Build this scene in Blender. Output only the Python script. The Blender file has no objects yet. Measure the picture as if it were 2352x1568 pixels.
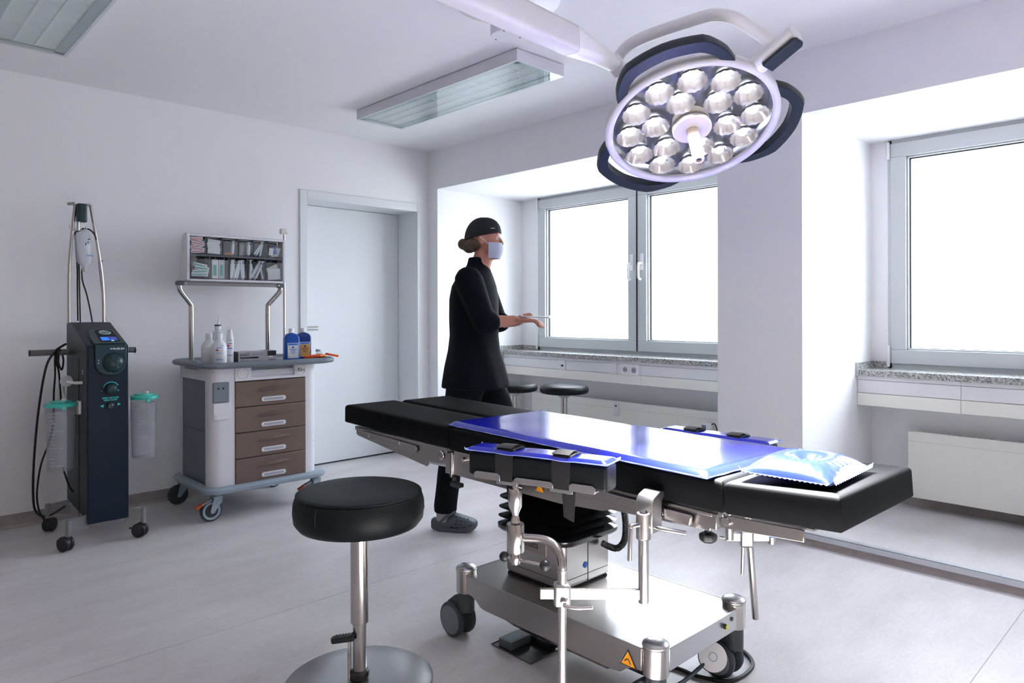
import bpy, bmesh, math, random
from mathutils import Vector, Matrix, Euler
random.seed(7)
S = bpy.context.scene
COL = S.collection
PI = math.pi
def R_(d): return math.radians(d)

# ------------------------------------------------------------------ camera
FPX = 1615.0; YAW = R_(46.11); CAMH = 1.188
cam = bpy.data.cameras.new('camera'); camo = bpy.data.objects.new('camera', cam); COL.objects.link(camo)
cam.sensor_fit = 'HORIZONTAL'; cam.sensor_width = 36.0; cam.lens = 36.0 * FPX / 2352.0
cam.shift_y = -(784 - 716.6) / 2352.0; cam.clip_start = 0.05
camo.location = (0, 0, CAMH)
camo.rotation_euler = (Matrix.Rotation(YAW - PI / 2, 4, 'Z') @ Matrix.Rotation(PI / 2, 4, 'X') @ Matrix.Rotation(-7 / 3232.0, 4, 'Z')).to_euler()
S.camera = camo

# ------------------------------------------------------------------ world, daylight, exposure
SKY = 9.0
w = bpy.data.worlds.new('overcast_sky'); S.world = w; w.use_nodes = True
bg = w.node_tree.nodes['Background']; bg.inputs[0].default_value = (0.90, 0.945, 1.0, 1); bg.inputs[1].default_value = SKY
# overcast sky: brighter towards the zenith, duller ground below the horizon
_n = w.node_tree.nodes; _l = w.node_tree.links
_tc = _n.new('ShaderNodeTexCoord'); _sx = _n.new('ShaderNodeSeparateXYZ'); _l.new(_tc.outputs['Generated'], _sx.inputs[0])
_rp = _n.new('ShaderNodeValToRGB'); _mr = _n.new('ShaderNodeMapRange'); _mr.inputs[1].default_value = -1; _mr.inputs[2].default_value = 1; _l.new(_sx.outputs['Z'], _mr.inputs[0]); _l.new(_mr.outputs[0], _rp.inputs[0])
_e = _rp.color_ramp.elements; _e[0].position = 0.485; _e[0].color = (0.36, 0.38, 0.40, 1); _e[1].position = 1.0; _e[1].color = (0.84, 0.91, 1.0, 1)
_k = _rp.color_ramp.elements.new(0.515); _k.color = (0.55, 0.595, 0.65, 1)
_k = _rp.color_ramp.elements.new(0.75); _k.color = (0.72, 0.78, 0.86, 1)
_l.new(_rp.outputs[0], bg.inputs[0])
S.view_settings.view_transform = 'Standard'; S.view_settings.look = 'None'
S.view_settings.exposure = 0.90; S.view_settings.gamma = 1.0; S.view_settings.use_curve_mapping = False
def portal(y0, y1, z0, z1):
    l = bpy.data.lights.new('window_portal', 'AREA'); l.shape = 'RECTANGLE'; l.size = y1 - y0; l.size_y = z1 - z0
    l.cycles.is_portal = True
    o = bpy.data.objects.new('window_portal', l); COL.objects.link(o)
    o.location = (4.64, (y0 + y1) / 2, (z0 + z1) / 2); o.rotation_euler = (0, PI / 2, 0)
    o.rotation_euler = Matrix(((0, 0, 1), (1, 0, 0), (0, 1, 0))).to_euler()
portal(2.19, 4.373, 0.849, 2.203); portal(-0.71, 1.47, 0.849, 2.203)
LAMP_W = 165.0      # watts of each of the eighteen lamp emitters

# ------------------------------------------------------------------ materials
MT = {}
def mat(name, col, rough=0.5, metal=0.0, noise=0.0, nscale=20.0, bump=0.0, bscale=200.0, coat=0.0, emit=0.0, alpha=None, spec=0.5, stretch=None, rvar=0.0, sheen=0.0, sss=0.0, ior=1.45, trans=0.0):
    if name in MT: return MT[name]
    m = bpy.data.materials.new(name); m.use_nodes = True; MT[name] = m
    nt = m.node_tree; b = nt.nodes['Principled BSDF']; L = nt.links
    c = (*col, 1.0)
    b.inputs['Base Color'].default_value = c; b.inputs['Roughness'].default_value = rough; b.inputs['Metallic'].default_value = metal
    b.inputs['Coat Weight'].default_value = coat; b.inputs['Coat Roughness'].default_value = 0.08
    b.inputs['Specular IOR Level'].default_value = spec; b.inputs['IOR'].default_value = ior
    b.inputs['Transmission Weight'].default_value = trans
    if sheen: b.inputs['Sheen Weight'].default_value = sheen
    if sss:
        b.inputs['Subsurface Weight'].default_value = sss; b.inputs['Subsurface Radius'].default_value = (0.02, 0.01, 0.005)
    if emit:
        b.inputs['Emission Color'].default_value = c; b.inputs['Emission Strength'].default_value = emit
    tc = nt.nodes.new('ShaderNodeTexCoord'); mp = nt.nodes.new('ShaderNodeMapping'); L.new(tc.outputs['Object'], mp.inputs[0])
    if stretch: mp.inputs['Scale'].default_value = stretch
    nz = nt.nodes.new('ShaderNodeTexNoise'); nz.inputs['Scale'].default_value = nscale; nz.inputs['Detail'].default_value = 6; L.new(mp.outputs[0], nz.inputs['Vector'])
    if noise:
        rp = nt.nodes.new('ShaderNodeValToRGB'); L.new(nz.outputs['Fac'], rp.inputs[0])
        rp.color_ramp.elements[0].position = 0.3; rp.color_ramp.elements[1].position = 0.7
        rp.color_ramp.elements[0].color = tuple(max(0, v * (1 - noise)) for v in col) + (1,)
        rp.color_ramp.elements[1].color = tuple(min(1, v * (1 + noise)) for v in col) + (1,)
        L.new(rp.outputs[0], b.inputs['Base Color'])
    if rvar:
        mr = nt.nodes.new('ShaderNodeMapRange'); L.new(nz.outputs['Fac'], mr.inputs[0])
        mr.inputs[3].default_value = max(0.02, rough - rvar); mr.inputs[4].default_value = rough + rvar
        L.new(mr.outputs[0], b.inputs['Roughness'])
    if bump:
        n2 = nt.nodes.new('ShaderNodeTexNoise'); n2.inputs['Scale'].default_value = bscale; n2.inputs['Detail'].default_value = 4; L.new(mp.outputs[0], n2.inputs['Vector'])
        bp = nt.nodes.new('ShaderNodeBump'); bp.inputs['Strength'].default_value = bump; bp.inputs['Distance'].default_value = 0.002
        L.new(n2.outputs['Fac'], bp.inputs['Height']); L.new(bp.outputs[0], b.inputs['Normal'])
    return m
def glass_mat(name, tint=(1, 1, 1), gloss=0.08, rough=0.02, diff=0.0, dcol=(0.8, 0.85, 0.85)):
    if name in MT: return MT[name]
    m = bpy.data.materials.new(name); m.use_nodes = True; MT[name] = m
    nt = m.node_tree; L = nt.links; nt.nodes.remove(nt.nodes['Principled BSDF']); out = nt.nodes['Material Output']
    tr = nt.nodes.new('ShaderNodeBsdfTransparent'); tr.inputs[0].default_value = (*tint, 1)
    gl = nt.nodes.new('ShaderNodeBsdfGlossy'); gl.inputs['Roughness'].default_value = rough
    fw = nt.nodes.new('ShaderNodeLayerWeight'); pw = nt.nodes.new('ShaderNodeMath'); pw.operation = 'POWER'; pw.inputs[1].default_value = 4.0; L.new(fw.outputs['Facing'], pw.inputs[0])
    fw.inputs[0].default_value = 0.5
    lw = nt.nodes.new('ShaderNodeMapRange'); L.new(pw.outputs[0], lw.inputs[0]); lw.inputs[3].default_value = gloss * .5; lw.inputs[4].default_value = 0.6
    mx = nt.nodes.new('ShaderNodeMixShader'); L.new(lw.outputs[0], mx.inputs[0]); L.new(tr.outputs[0], mx.inputs[1]); L.new(gl.outputs[0], mx.inputs[2])
    last = mx
    if diff:
        df = nt.nodes.new('ShaderNodeBsdfDiffuse'); df.inputs[0].default_value = (*dcol, 1)
        m2 = nt.nodes.new('ShaderNodeMixShader'); m2.inputs[0].default_value = diff; L.new(mx.outputs[0], m2.inputs[1]); L.new(df.outputs[0], m2.inputs[2]); last = m2
    L.new(last.outputs[0], out.inputs[0]); return m
def floor_mat():
    m = mat('vinyl_floor', (0.50, 0.475, 0.475), 0.36, spec=0.32)
    nt = m.node_tree; L = nt.links; b = nt.nodes['Principled BSDF']
    tc = nt.nodes.new('ShaderNodeTexCoord'); mp = nt.nodes.new('ShaderNodeMapping'); mp.inputs['Scale'].default_value = (1, 2.6, 1); L.new(tc.outputs['Object'], mp.inputs[0])
    a = nt.nodes.new('ShaderNodeTexNoise'); a.inputs['Scale'].default_value = 2.2; a.inputs['Detail'].default_value = 8; a.inputs['Roughness'].default_value = 0.62; L.new(mp.outputs[0], a.inputs[0])
    c = nt.nodes.new('ShaderNodeTexNoise'); c.inputs['Scale'].default_value = 38; c.inputs['Detail'].default_value = 4; L.new(mp.outputs[0], c.inputs[0])
    md = nt.nodes.new('ShaderNodeMix'); md.data_type = 'FLOAT'; md.inputs[0].default_value = 0.35; L.new(a.outputs[0], md.inputs[2]); L.new(c.outputs[0], md.inputs[3])
    rp = nt.nodes.new('ShaderNodeValToRGB'); L.new(md.outputs[0], rp.inputs[0])
    e = rp.color_ramp.elements; e[0].position = 0.34; e[0].color = (0.56, 0.535, 0.535, 1); e[1].position = 0.66; e[1].color = (0.71, 0.69, 0.70, 1)
    L.new(rp.outputs[0], b.inputs['Base Color'])
    mr = nt.nodes.new('ShaderNodeMapRange'); L.new(c.outputs[0], mr.inputs[0]); mr.inputs[3].default_value = 0.30; mr.inputs[4].default_value = 0.42; L.new(mr.outputs[0], b.inputs['Roughness'])
    return m
def granite_mat():
    m = mat('granite', (0.4, 0.41, 0.4), 0.25)
    nt = m.node_tree; L = nt.links; b = nt.nodes['Principled BSDF']
    tc = nt.nodes.new('ShaderNodeTexCoord')
    v = nt.nodes.new('ShaderNodeTexVoronoi'); v.inputs['Scale'].default_value = 190; L.new(tc.outputs['Object'], v.inputs[0])
    rp = nt.nodes.new('ShaderNodeValToRGB'); L.new(v.outputs['Color'], rp.inputs[0])
    e = rp.color_ramp.elements; e[0].position = 0.15; e[0].color = (0.08, 0.085, 0.085, 1); e[1].position = 0.85; e[1].color = (0.62, 0.63, 0.60, 1)
    x = rp.color_ramp.elements.new(0.5); x.color = (0.36, 0.37, 0.36, 1)
    L.new(rp.outputs[0], b.inputs['Base Color']); return m
WALL = mat('wall_paint', (0.90, 0.905, 0.925), 0.62, bump=0.05, bscale=90)
CEIL = mat('ceiling_paint', (0.89, 0.893, 0.91), 0.75, bump=0.04, bscale=90)
WALLB = mat('taupe_wall_paint', (0.50, 0.43, 0.385), 0.6)
FLOOR = floor_mat(); GRAN = granite_mat()
SKIRT = mat('skirting_vinyl', (0.36, 0.32, 0.31), 0.45, noise=0.12, nscale=14)
WELD = mat('weld_line', (0.33, 0.30, 0.26), 0.5)
ALU = mat('aluminium_trim', (0.62, 0.64, 0.68), 0.4, metal=0.75, bump=0.03)
PVC = mat('window_plastic', (0.52, 0.545, 0.56), 0.33)
SEAL = mat('rubber_seal', (0.012, 0.013, 0.016), 0.6)
DOORW = mat('door_white', (0.80, 0.83, 0.85), 0.35)
DARK = mat('dark_gap', (0.01, 0.01, 0.012), 0.8)
TRUNKW = mat('trunking_white', (0.80, 0.81, 0.84), 0.4)
CREAM = mat('radiator_cream', (0.86, 0.86, 0.80), 0.38)
STEEL = mat('brushed_steel', (0.44, 0.42, 0.405), 0.29, metal=1.0)
STEELV = mat('brushed_steel_tube', (0.52, 0.50, 0.48), 0.2, metal=1.0)
SATIN = mat('satin_steel', (0.50, 0.50, 0.51), 0.33, metal=1.0)
CHROME = mat('polished_steel', (0.72, 0.70, 0.68), 0.1, metal=1.0)
BLACKL = mat('black_leatherette', (0.0060, 0.0066, 0.0074), 0.58, bump=0.05, bscale=420, spec=0.05)
BLACKL2 = mat('black_upholstery', (0.0055, 0.0080, 0.0090), 0.46, bump=0.04, bscale=500, spec=0.2)
BELLOW = mat('bellows_rubber', (0.008, 0.008, 0.009), 0.16, spec=0.9)
BLKP = mat('black_plastic', (0.014, 0.015, 0.017), 0.4)
STRAP = mat('strap_webbing', (0.012, 0.012, 0.013), 0.75, bump=0.3, bscale=300)
GEL = mat('blue_gel', (0.005, 0.010, 0.40), 0.17, coat=0.55, spec=0.6)
GELRIM = mat('gel_weld_rim', (0.30, 0.38, 0.90), 0.2, coat=0.4)
TYRE = mat('grey_tyre', (0.035, 0.045, 0.055), 0.5)
HUBG = mat('wheel_cover_grey', (0.15, 0.18, 0.205), 0.45)
WHITEP = mat('white_plastic', (0.80, 0.80, 0.82), 0.35)
TROW = mat('trolley_white', (0.76, 0.76, 0.80), 0.36)
TROG = mat('trolley_grey', (0.17, 0.20, 0.235), 0.42)
TROB = mat('trolley_base_grey', (0.31, 0.38, 0.45), 0.42)
BROWN = mat('drawer_taupe', (0.165, 0.115, 0.092), 0.42, bump=0.08, bscale=500)
SMOKE = mat('smoky_panel', (0.13, 0.155, 0.20), 0.32)
CLEARP = glass_mat('clear_plastic', (0.94, 0.96, 0.97), rough=0.05, diff=0.10)
BINP = glass_mat('bin_plastic', (0.95, 0.965, 0.97), rough=0.06, diff=0.03, dcol=(0.6, 0.65, 0.67))
PANE = glass_mat('window_glass', (0.985, 0.99, 0.99), rough=0.01)
LGLASS = glass_mat('lamp_glass', (0.945, 0.98, 0.975), rough=0.03)
CANG = glass_mat('canister_plastic', (0.92, 0.93, 0.95), rough=0.06, diff=0.08, dcol=(0.75, 0.77, 0.80))
LAMPW = mat('lamp_white', (0.74, 0.74, 0.77), 0.35)
LAMPB = mat('lamp_border', (0.40, 0.48, 0.49), 0.35)
LAMPR = mat('lamp_reflector', (0.92, 0.94, 0.94), 0.3)
NAVY = mat('machine_navy', (0.002, 0.010, 0.024), 0.36, spec=0.3)
NAVYS = mat('machine_side', (0.016, 0.024, 0.032), 0.42, spec=0.3)
PETROL = mat('machine_petrol', (0.004, 0.030, 0.036), 0.32)
TEAL = mat('teal_print', (0.03, 0.60, 0.55), 0.5)
TEALLID = mat('teal_lid', (0.05, 0.50, 0.42), 0.35)
WPRINT = mat('white_print', (0.8, 0.82, 0.84), 0.5)
DPRINT = mat('dark_print', (0.03, 0.03, 0.035), 0.5)
CABLE = mat('black_cable', (0.006, 0.006, 0.007), 0.45)
ORANGE = mat('orange_plastic', (0.80, 0.10, 0.015), 0.35)
AMBER = mat('warning_amber', (0.75, 0.30, 0.01), 0.5)
BLUEB = mat('blue_bottle', (0.004, 0.075, 0.42), 0.28)
BLUEB2 = mat('dark_blue_bottle', (0.005, 0.035, 0.20), 0.28)
REDP = mat('red_print', (0.65, 0.03, 0.10), 0.5)
BLUEP = mat('blue_print', (0.05, 0.18, 0.62), 0.5)
SKIN = mat('skin', (0.52, 0.235, 0.155), 0.5, sss=0.08, noise=0.06, nscale=8)
SCRUB = mat('black_scrubs', (0.0035, 0.0062, 0.0092), 0.8, bump=0.12, bscale=60, spec=0.12)
HAIR = mat('brown_hair', (0.10, 0.065, 0.04), 0.55, noise=0.3, nscale=60, stretch=(1, 1, 6))
MASKM = mat('mask_cloth', (0.55, 0.60, 0.72), 0.7)
CLOG = mat('clog_grey', (0.085, 0.105, 0.12), 0.55)

# ------------------------------------------------------------------ mesh helpers
def V(*a): return Vector(a)
class B:
    def __init__(s): s.v = []; s.f = []; s.k = []; s.mi = 0; s.M = Matrix.Identity(4)
    def add(s, vs, fs):
        n = len(s.v); s.v += [s.M @ Vector(p) for p in vs]
        for f in fs: s.f.append([i + n for i in f]); s.k.append(s.mi)
        return s
    def box(s, x0, y0, z0, x1, y1, z1):
        vs = [(x, y, z) for z in (z0, z1) for y in (y0, y1) for x in (x0, x1)]
        return s.add(vs, [(0, 2, 3, 1), (4, 5, 7, 6), (0, 1, 5, 4), (2, 6, 7, 3), (0, 4, 6, 2), (1, 3, 7, 5)])
    def cbox(s, c, sz, rz=0.0, rx=0.0, ry=0.0):
        M0 = s.M; s.M = M0 @ Matrix.Translation(c) @ Euler((rx, ry, rz)).to_matrix().to_4x4()
        s.box(-sz[0] / 2, -sz[1] / 2, -sz[2] / 2, sz[0] / 2, sz[1] / 2, sz[2] / 2); s.M = M0; return s
    def prism(s, pts, d):                    # polygon pts (3D, planar) extruded by vector d
        n = len(pts); d = Vector(d); a = [Vector(p) for p in pts]; b = [p + d for p in a]
        nn = Vector((0, 0, 0))
        for i in range(n): nn += a[i].cross(a[(i + 1) % n])
        flip = nn.dot(d) > 0
        fs = [list(range(n))[::-1] if flip else list(range(n)), [n + i for i in range(n)] if flip else [n + i for i in range(n)][::-1]]
        for i in range(n):
            j = (i + 1) % n; q = [i, j, n + j, n + i]; fs.append(q if flip else q[::-1])
        return s.add(a + b, fs)
    def cyl(s, p0, p1, r0, r1=None, n=20, cap=True):
        r1 = r0 if r1 is None else r1
        p0 = Vector(p0); p1 = Vector(p1); d = (p1 - p0).normalized(); u = d.orthogonal().normalized(); w_ = d.cross(u)
        vs = []
        for p, r in ((p0, r0), (p1, r1)):
            for i in range(n):
                a = 2 * PI * i / n; vs.append(p + u * (r * math.cos(a)) + w_ * (r * math.sin(a)))
        fs = [(i, (i + 1) % n, n + (i + 1) % n, n + i) for i in range(n)]
        if cap: fs += [list(range(n))[::-1], [n + i for i in range(n)]]
        return s.add(vs, fs)
    def lathe(s, prof, o=(0, 0, 0), ax=(0, 0, 1), n=28, sx=1.0, sy=1.0, u=None, cap=True):   # prof (r,h)
        o = Vector(o); d = Vector(ax).normalized(); u = Vector(u).normalized() if u else (Vector((1, 0, 0)) if abs(d.z) > 0.99 else d.orthogonal().normalized()); w_ = d.cross(u)
        vs = []
        for r, h in prof:
            for i in range(n):
                a = 2 * PI * i / n; vs.append(o + d * h + u * (r * sx * math.cos(a)) + w_ * (r * sy * math.sin(a)))
        fs = []
        for k in range(len(prof) - 1):
            for i in range(n):
                j = (i + 1) % n; fs.append((k * n + i, k * n + j, (k + 1) * n + j, (k + 1) * n + i))
        if cap and prof[0][0] > 1e-6: fs.append(list(range(n))[::-1])
        if cap and prof[-1][0] > 1e-6: fs.append([(len(prof) - 1) * n + i for i in range(n)])
        return s.add(vs, fs)
    def tube(s, pts, r, n=12, sub=6, rr=None, cap=True):
        P = [Vector(p) for p in pts]
        if sub > 1 and len(P) > 2:
            Q = []
            for i in range(len(P) - 1):
                a = P[max(i - 1, 0)]; b = P[i]; c = P[i + 1]; d = P[min(i + 2, len(P) - 1)]
                for k in range(sub):
                    t = k / sub
                    Q.append(0.5 * ((2 * b) + (c - a) * t + (2 * a - 5 * b + 4 * c - d) * t * t + (3 * b - a - 3 * c + d) * t ** 3))
            Q.append(P[-1]); P = Q
        N = len(P); vs = []; u = None
        for i, p in enumerate(P):
            t = (P[min(i + 1, N - 1)] - P[max(i - 1, 0)]).normalized()
            if u is None: u = t.orthogonal().normalized()
            u = (u - t * u.dot(t)).normalized(); w_ = t.cross(u)
            q = r if rr is None else rr(i / (N - 1))
            for k in range(n):
                a = 2 * PI * k / n; vs.append(p + u * (q * math.cos(a)) + w_ * (q * math.sin(a)))
        fs = [(i * n + k, i * n + (k + 1) % n, (i + 1) * n + (k + 1) % n, (i + 1) * n + k) for i in range(N - 1) for k in range(n)]
        if cap: fs += [list(range(n))[::-1], [(N - 1) * n + k for k in range(n)]]
        return s.add(vs, fs)
    def loft(s, rings, cap=True):            # rings: lists of equal length
        n = len(rings[0]); vs = [p for r in rings for p in r]
        fs = [(k * n + i, k * n + (i + 1) % n, (k + 1) * n + (i + 1) % n, (k + 1) * n + i) for k in range(len(rings) - 1) for i in range(n)]
        if cap: fs += [list(range(n))[::-1], [(len(rings) - 1) * n + i for i in range(n)]]
        return s.add(vs, fs)
    def ball(s, c, r, n=16, m=10):
        c = Vector(c); rx, ry, rz = (r, r, r) if isinstance(r, (int, float)) else r
        rings = []
        for k in range(1, m):
            ph = PI * k / m
            rings.append([c + Vector((rx * math.sin(ph) * math.cos(2 * PI * i / n), ry * math.sin(ph) * math.sin(2 * PI * i / n), -rz * math.cos(ph))) for i in range(n)])
        s.loft(rings, False); b0 = len(s.v) - n * (m - 1)
        s.v += [s.M @ (c - Vector((0, 0, rz))), s.M @ (c + Vector((0, 0, rz)))]; t = len(s.v)
        for i in range(n):
            s.f.append([b0 + (i + 1) % n, b0 + i, t - 2]); s.k.append(s.mi)
            s.f.append([b0 + (m - 2) * n + i, b0 + (m - 2) * n + (i + 1) % n, t - 1]); s.k.append(s.mi)
        return s
    def caps(s, p0, r0, p1, r1, n=14):       # tapered capsule
        p0 = Vector(p0); p1 = Vector(p1); d = (p1 - p0).normalized(); L = (p1 - p0).length
        prof = [(1e-5, -r0)] + [(r0 * math.sin(a), -r0 * math.cos(a)) for a in (0.5, 1.0, PI / 2)] + [(r1 * math.cos(a), L + r1 * math.sin(a)) for a in (0, 0.55, 1.05)] + [(1e-5, L + r1)]
        return s.lathe(prof, p0, d, n)
    def grid(s, fn, nu, nv):
        vs = [fn(i / nu, j / nv) for j in range(nv + 1) for i in range(nu + 1)]
        fs = [(j * (nu + 1) + i, j * (nu + 1) + i + 1, (j + 1) * (nu + 1) + i + 1, (j + 1) * (nu + 1) + i) for j in range(nv) for i in range(nu)]
        return s.add(vs, fs)
    def mesh(s, name, mats, off=Vector((0, 0, 0)), smooth=40):
        me = bpy.data.meshes.new(name); me.from_pydata([tuple(p - off) for p in s.v], [], s.f)
        for m in (mats if isinstance(mats, (list, tuple)) else [mats]): me.materials.append(m)
        me.polygons.foreach_set('material_index', s.k); me.validate()
        bm = bmesh.new(); bm.from_mesh(me); bmesh.ops.recalc_face_normals(bm, faces=bm.faces); bm.to_mesh(me); bm.free()
        if smooth:
            me.polygons.foreach_set('use_smooth', [True] * len(me.polygons)); me.set_sharp_from_angle(angle=R_(smooth))
        me.update(); return me
    def obj(s, name, mats, parent=None, bevel=0.0, smooth=40, seg=2, label=None, kind=None):
        off = Vector((0, 0, 0)); q = parent
        while q is not None: off += Vector(q.location); q = q.parent
        me = s.mesh(name, mats, off, smooth); o = bpy.data.objects.new(name, me); COL.objects.link(o)
        if parent is not None: o.parent = parent
        if bevel:
            md = o.modifiers.new('bevel', 'BEVEL'); md.width = bevel; md.segments = seg; md.limit_method = 'ANGLE'; md.angle_limit = R_(35)
            md.harden_normals = False
        if label: o['label'] = label
        if kind: o['kind'] = kind
        return o
def bx(*a): return B().box(*a)
def thing(name, label, cat, loc=(0, 0, 0), group=None):
    o = bpy.data.objects.new(name, None); COL.objects.link(o); o.location = loc; o.empty_display_size = 0.1
    o['label'] = label; o['category'] = cat
    if group: o['group'] = group
    return o
def tag(o, label, cat, group=None):
    o['label'] = label; o['category'] = cat
    if group: o['group'] = group
    return o
def recenter(o):                              # put a one-mesh thing's origin at its base
    vs = [v.co for v in o.data.vertices]
    c = Vector(((min(v.x for v in vs) + max(v.x for v in vs)) / 2, (min(v.y for v in vs) + max(v.y for v in vs)) / 2, min(v.z for v in vs)))
    for v in o.data.vertices: v.co -= c
    o.location = o.location + c; return o
def struct(o, label=None):
    o['kind'] = 'structure'
    if label: o['label'] = label
    return o
def copy_tree(o, parent=None):
    c = o.copy(); COL.objects.link(c); c.parent = parent
    for ch in [x for x in o.children]: copy_tree(ch, c)
    return c
def text_into(b, txt, size, M, depth=0.0008, align='LEFT', bold=0.0):
    cu = bpy.data.curves.new('t', 'FONT'); cu.body = txt; cu.size = size; cu.align_x = align; cu.extrude = depth; cu.resolution_u = 3; cu.offset = bold
    o = bpy.data.objects.new('t', cu); COL.objects.link(o); bpy.context.view_layer.update()
    me = bpy.data.meshes.new_from_object(o.evaluated_get(bpy.context.evaluated_depsgraph_get()))
    M0 = b.M; b.M = M0 @ M; b.add([v.co.copy() for v in me.vertices], [list(p.vertices) for p in me.polygons]); b.M = M0
    bpy.data.objects.remove(o); bpy.data.curves.remove(cu); bpy.data.meshes.remove(me)
def frameM(o, ex, ey):                        # matrix with text x axis = ex, text y axis = ey
    ex = Vector(ex).normalized(); ey = Vector(ey).normalized(); ez = ex.cross(ey)
    return Matrix(((ex.x, ey.x, ez.x, o[0]), (ex.y, ey.y, ez.y, o[1]), (ex.z, ey.z, ez.z, o[2]), (0, 0, 0, 1)))
def remesh(b, name, mats, parent, voxel, it=6, label=None):
    off = Vector((0, 0, 0)); q = parent
    while q is not None: off += Vector(q.location); q = q.parent
    me = b.mesh(name + '_t', mats, off, 0); t = bpy.data.objects.new('t', me); COL.objects.link(t)
    r = t.modifiers.new('r', 'REMESH'); r.mode = 'VOXEL'; r.voxel_size = voxel; r.use_smooth_shade = True
    sm = t.modifiers.new('s', 'SMOOTH'); sm.iterations = it; sm.factor = 0.5
    bpy.context.view_layer.update()
    m2 = bpy.data.meshes.new_from_object(t.evaluated_get(bpy.context.evaluated_depsgraph_get())); m2.name = name
    bpy.data.objects.remove(t); bpy.data.meshes.remove(me)
    if not m2.materials: m2.materials.append(mats)
    o = bpy.data.objects.new(name, m2); COL.objects.link(o); o.parent = parent
    if label: o['label'] = label
    return o
# room numbers (metres, camera stands at x=0 y=0)
XW, YW, ZC, ZL = 3.573, 4.721, 2.525, 2.203     # window wall, door wall, ceiling, lintel
XB, YB = -1.55, -1.75                            # walls behind the camera
XN = 4.545                                       # back of the window niches
PZ = 0.056                                       # niche platform height

# ================================================================== room shell
flo = B().box(XB - .1, YB - .1, -0.12, XW + .02, 5.10, -0.004).obj('floor', FLOOR, None, smooth=0); struct(flo, 'light grey speckled vinyl floor in welded sheets')
ys = [YB, -1.40, 0.606, 2.650, 5.06]
for a, b_ in zip(ys[:-1], ys[1:]):
    B().box(XB, a + .0015, -0.02, XW, b_ - .0015, 0.0).obj('vinyl_sheet', FLOOR, flo, smooth=0)
for y in ys[1:-1]:
    B().box(XB, y - .0016, -0.02, XW, y + .0016, -0.0006).obj('weld_seam', WELD, flo, smooth=0)
for a, b_ in ((2.047, 4.597), (-0.85, 1.567)):
    B().box(XW, a, -0.10, XN + .02, b_, PZ).obj('niche_platform', FLOOR, flo, smooth=0)
struct(B().box(XB - .2, YB - .2, ZC, 4.8, 5.2, ZC + .15).obj('ceiling', CEIL, None, smooth=0), 'plain white painted ceiling')
# door wall
wl = B()
wl.box(XB - .15, YW, -.1, 2.44, 5.06, ZC); wl.box(3.466, YW, -.1, 4.8, 5.06, ZC); wl.box(2.44, YW, 2.045, 3.466, 5.06, ZC); wl.box(XB - .15, 5.06, -.1, 4.8, 5.2, ZC)
struct(wl.obj('wall_left', WALL, None, smooth=0), 'smooth white wall with the door')
# window wall with two deep niches
for i, q in enumerate(((XW, YB - .15, ZL, 4.75, YW, ZC), (XW, 4.597, -.1, 4.75, YW, ZL), (XW, 1.567, -.1, 4.75, 2.047, ZL), (XW, YB - .15, -.1, 4.75, -.85, ZL))):
    struct(B().box(*q).obj('wall_right', WALL, None, smooth=0), ('white lintel wall above the window niches', 'narrow white wall strip at the room corner', 'white wall pier between the two window niches', 'white wall beyond the window at the right edge')[i])
for y0, y1, w0, w1 in ((2.047, 4.597, 2.19, 4.373), (-.85, 1.567, -.71, 1.47)):
    for q in ((XN, y0, -.1, 4.75, y1, .815), (XN, w1, .815, 4.75, y1, ZL), (XN, y0, .815, 4.75, w0, ZL)): struct(B().box(*q).obj('wall_niche', WALL, None, smooth=0))
struct(B().box(XB - .15, YB - .15, -.1, XB, YW, ZC).obj('wall_back', WALLB, None, smooth=0)); struct(B().box(XB, YB - .15, -.1, XW, YB, ZC).obj('wall_near', WALLB, None, smooth=0))
# skirting
def skirting(name, segs, z0=0.0, h=.077):
    s = B()
    for x0, y0, x1, y1 in segs:
        d = Vector((x1 - x0, y1 - y0, 0)).normalized(); nrm = Vector((-d.y, d.x, 0))   # left of travel = into room
        a = Vector((x0, y0, z0)); L = (Vector((x1, y1, z0)) - a).length
        prof = [(0, 0), (.016, 0), (.009, .007), (.005, .016), (.004, h), (0, h)]
        s.prism([a + nrm * p + V(0, 0, q) for p, q in prof], d * L)
    return struct(s.obj(name, SKIRT, None, smooth=0))
skirting('baseboard_left', [(2.413, YW, XB, YW), (XW, YW, 3.48, YW)])
skirting('baseboard_right', [(XW, 4.597, XW, YW), (XW, 1.567, XW, 2.047), (XW, YB, XW, -.85)])
skirting('baseboard_niche', [(XN, 2.047, XN, 4.597), (XN, -.85, XN, 1.567)], PZ, .09)
t2 = B(); t3 = B()
for a, b_ in ((2.047, 4.597), (-0.85, 1.567)):
    t2.prism([(XW - .001, a, 0), (XW - .018, a, 0), (XW - .010, a, .006), (XW - .006, a, .014), (XW - .004, a, .031), (XW - .001, a, .031)], (0, b_ - a, 0))
    o = B(); o.box(XW - .009, a, .031, XW + .0, b_, PZ + .0035); o.box(XW - .009, a, PZ + .0005, XW + .036, b_, PZ + .0035)
    oo = o.obj('trim_1' if a > 1 else 'trim_2', ALU, None, bevel=.0015); struct(oo, 'aluminium edging strip on the niche step')
    for k in range(9):
        y = a + .12 + k * .29
        if y < b_ - .03: B().cyl((XW + .018, y, PZ + .003), (XW + .018, y, PZ + .0045), .0035, n=10).obj('screw', SATIN, oo)
struct(t2.obj('trim_3', SKIRT, None, smooth=0), 'brown grey skirting face of the niche step')

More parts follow.
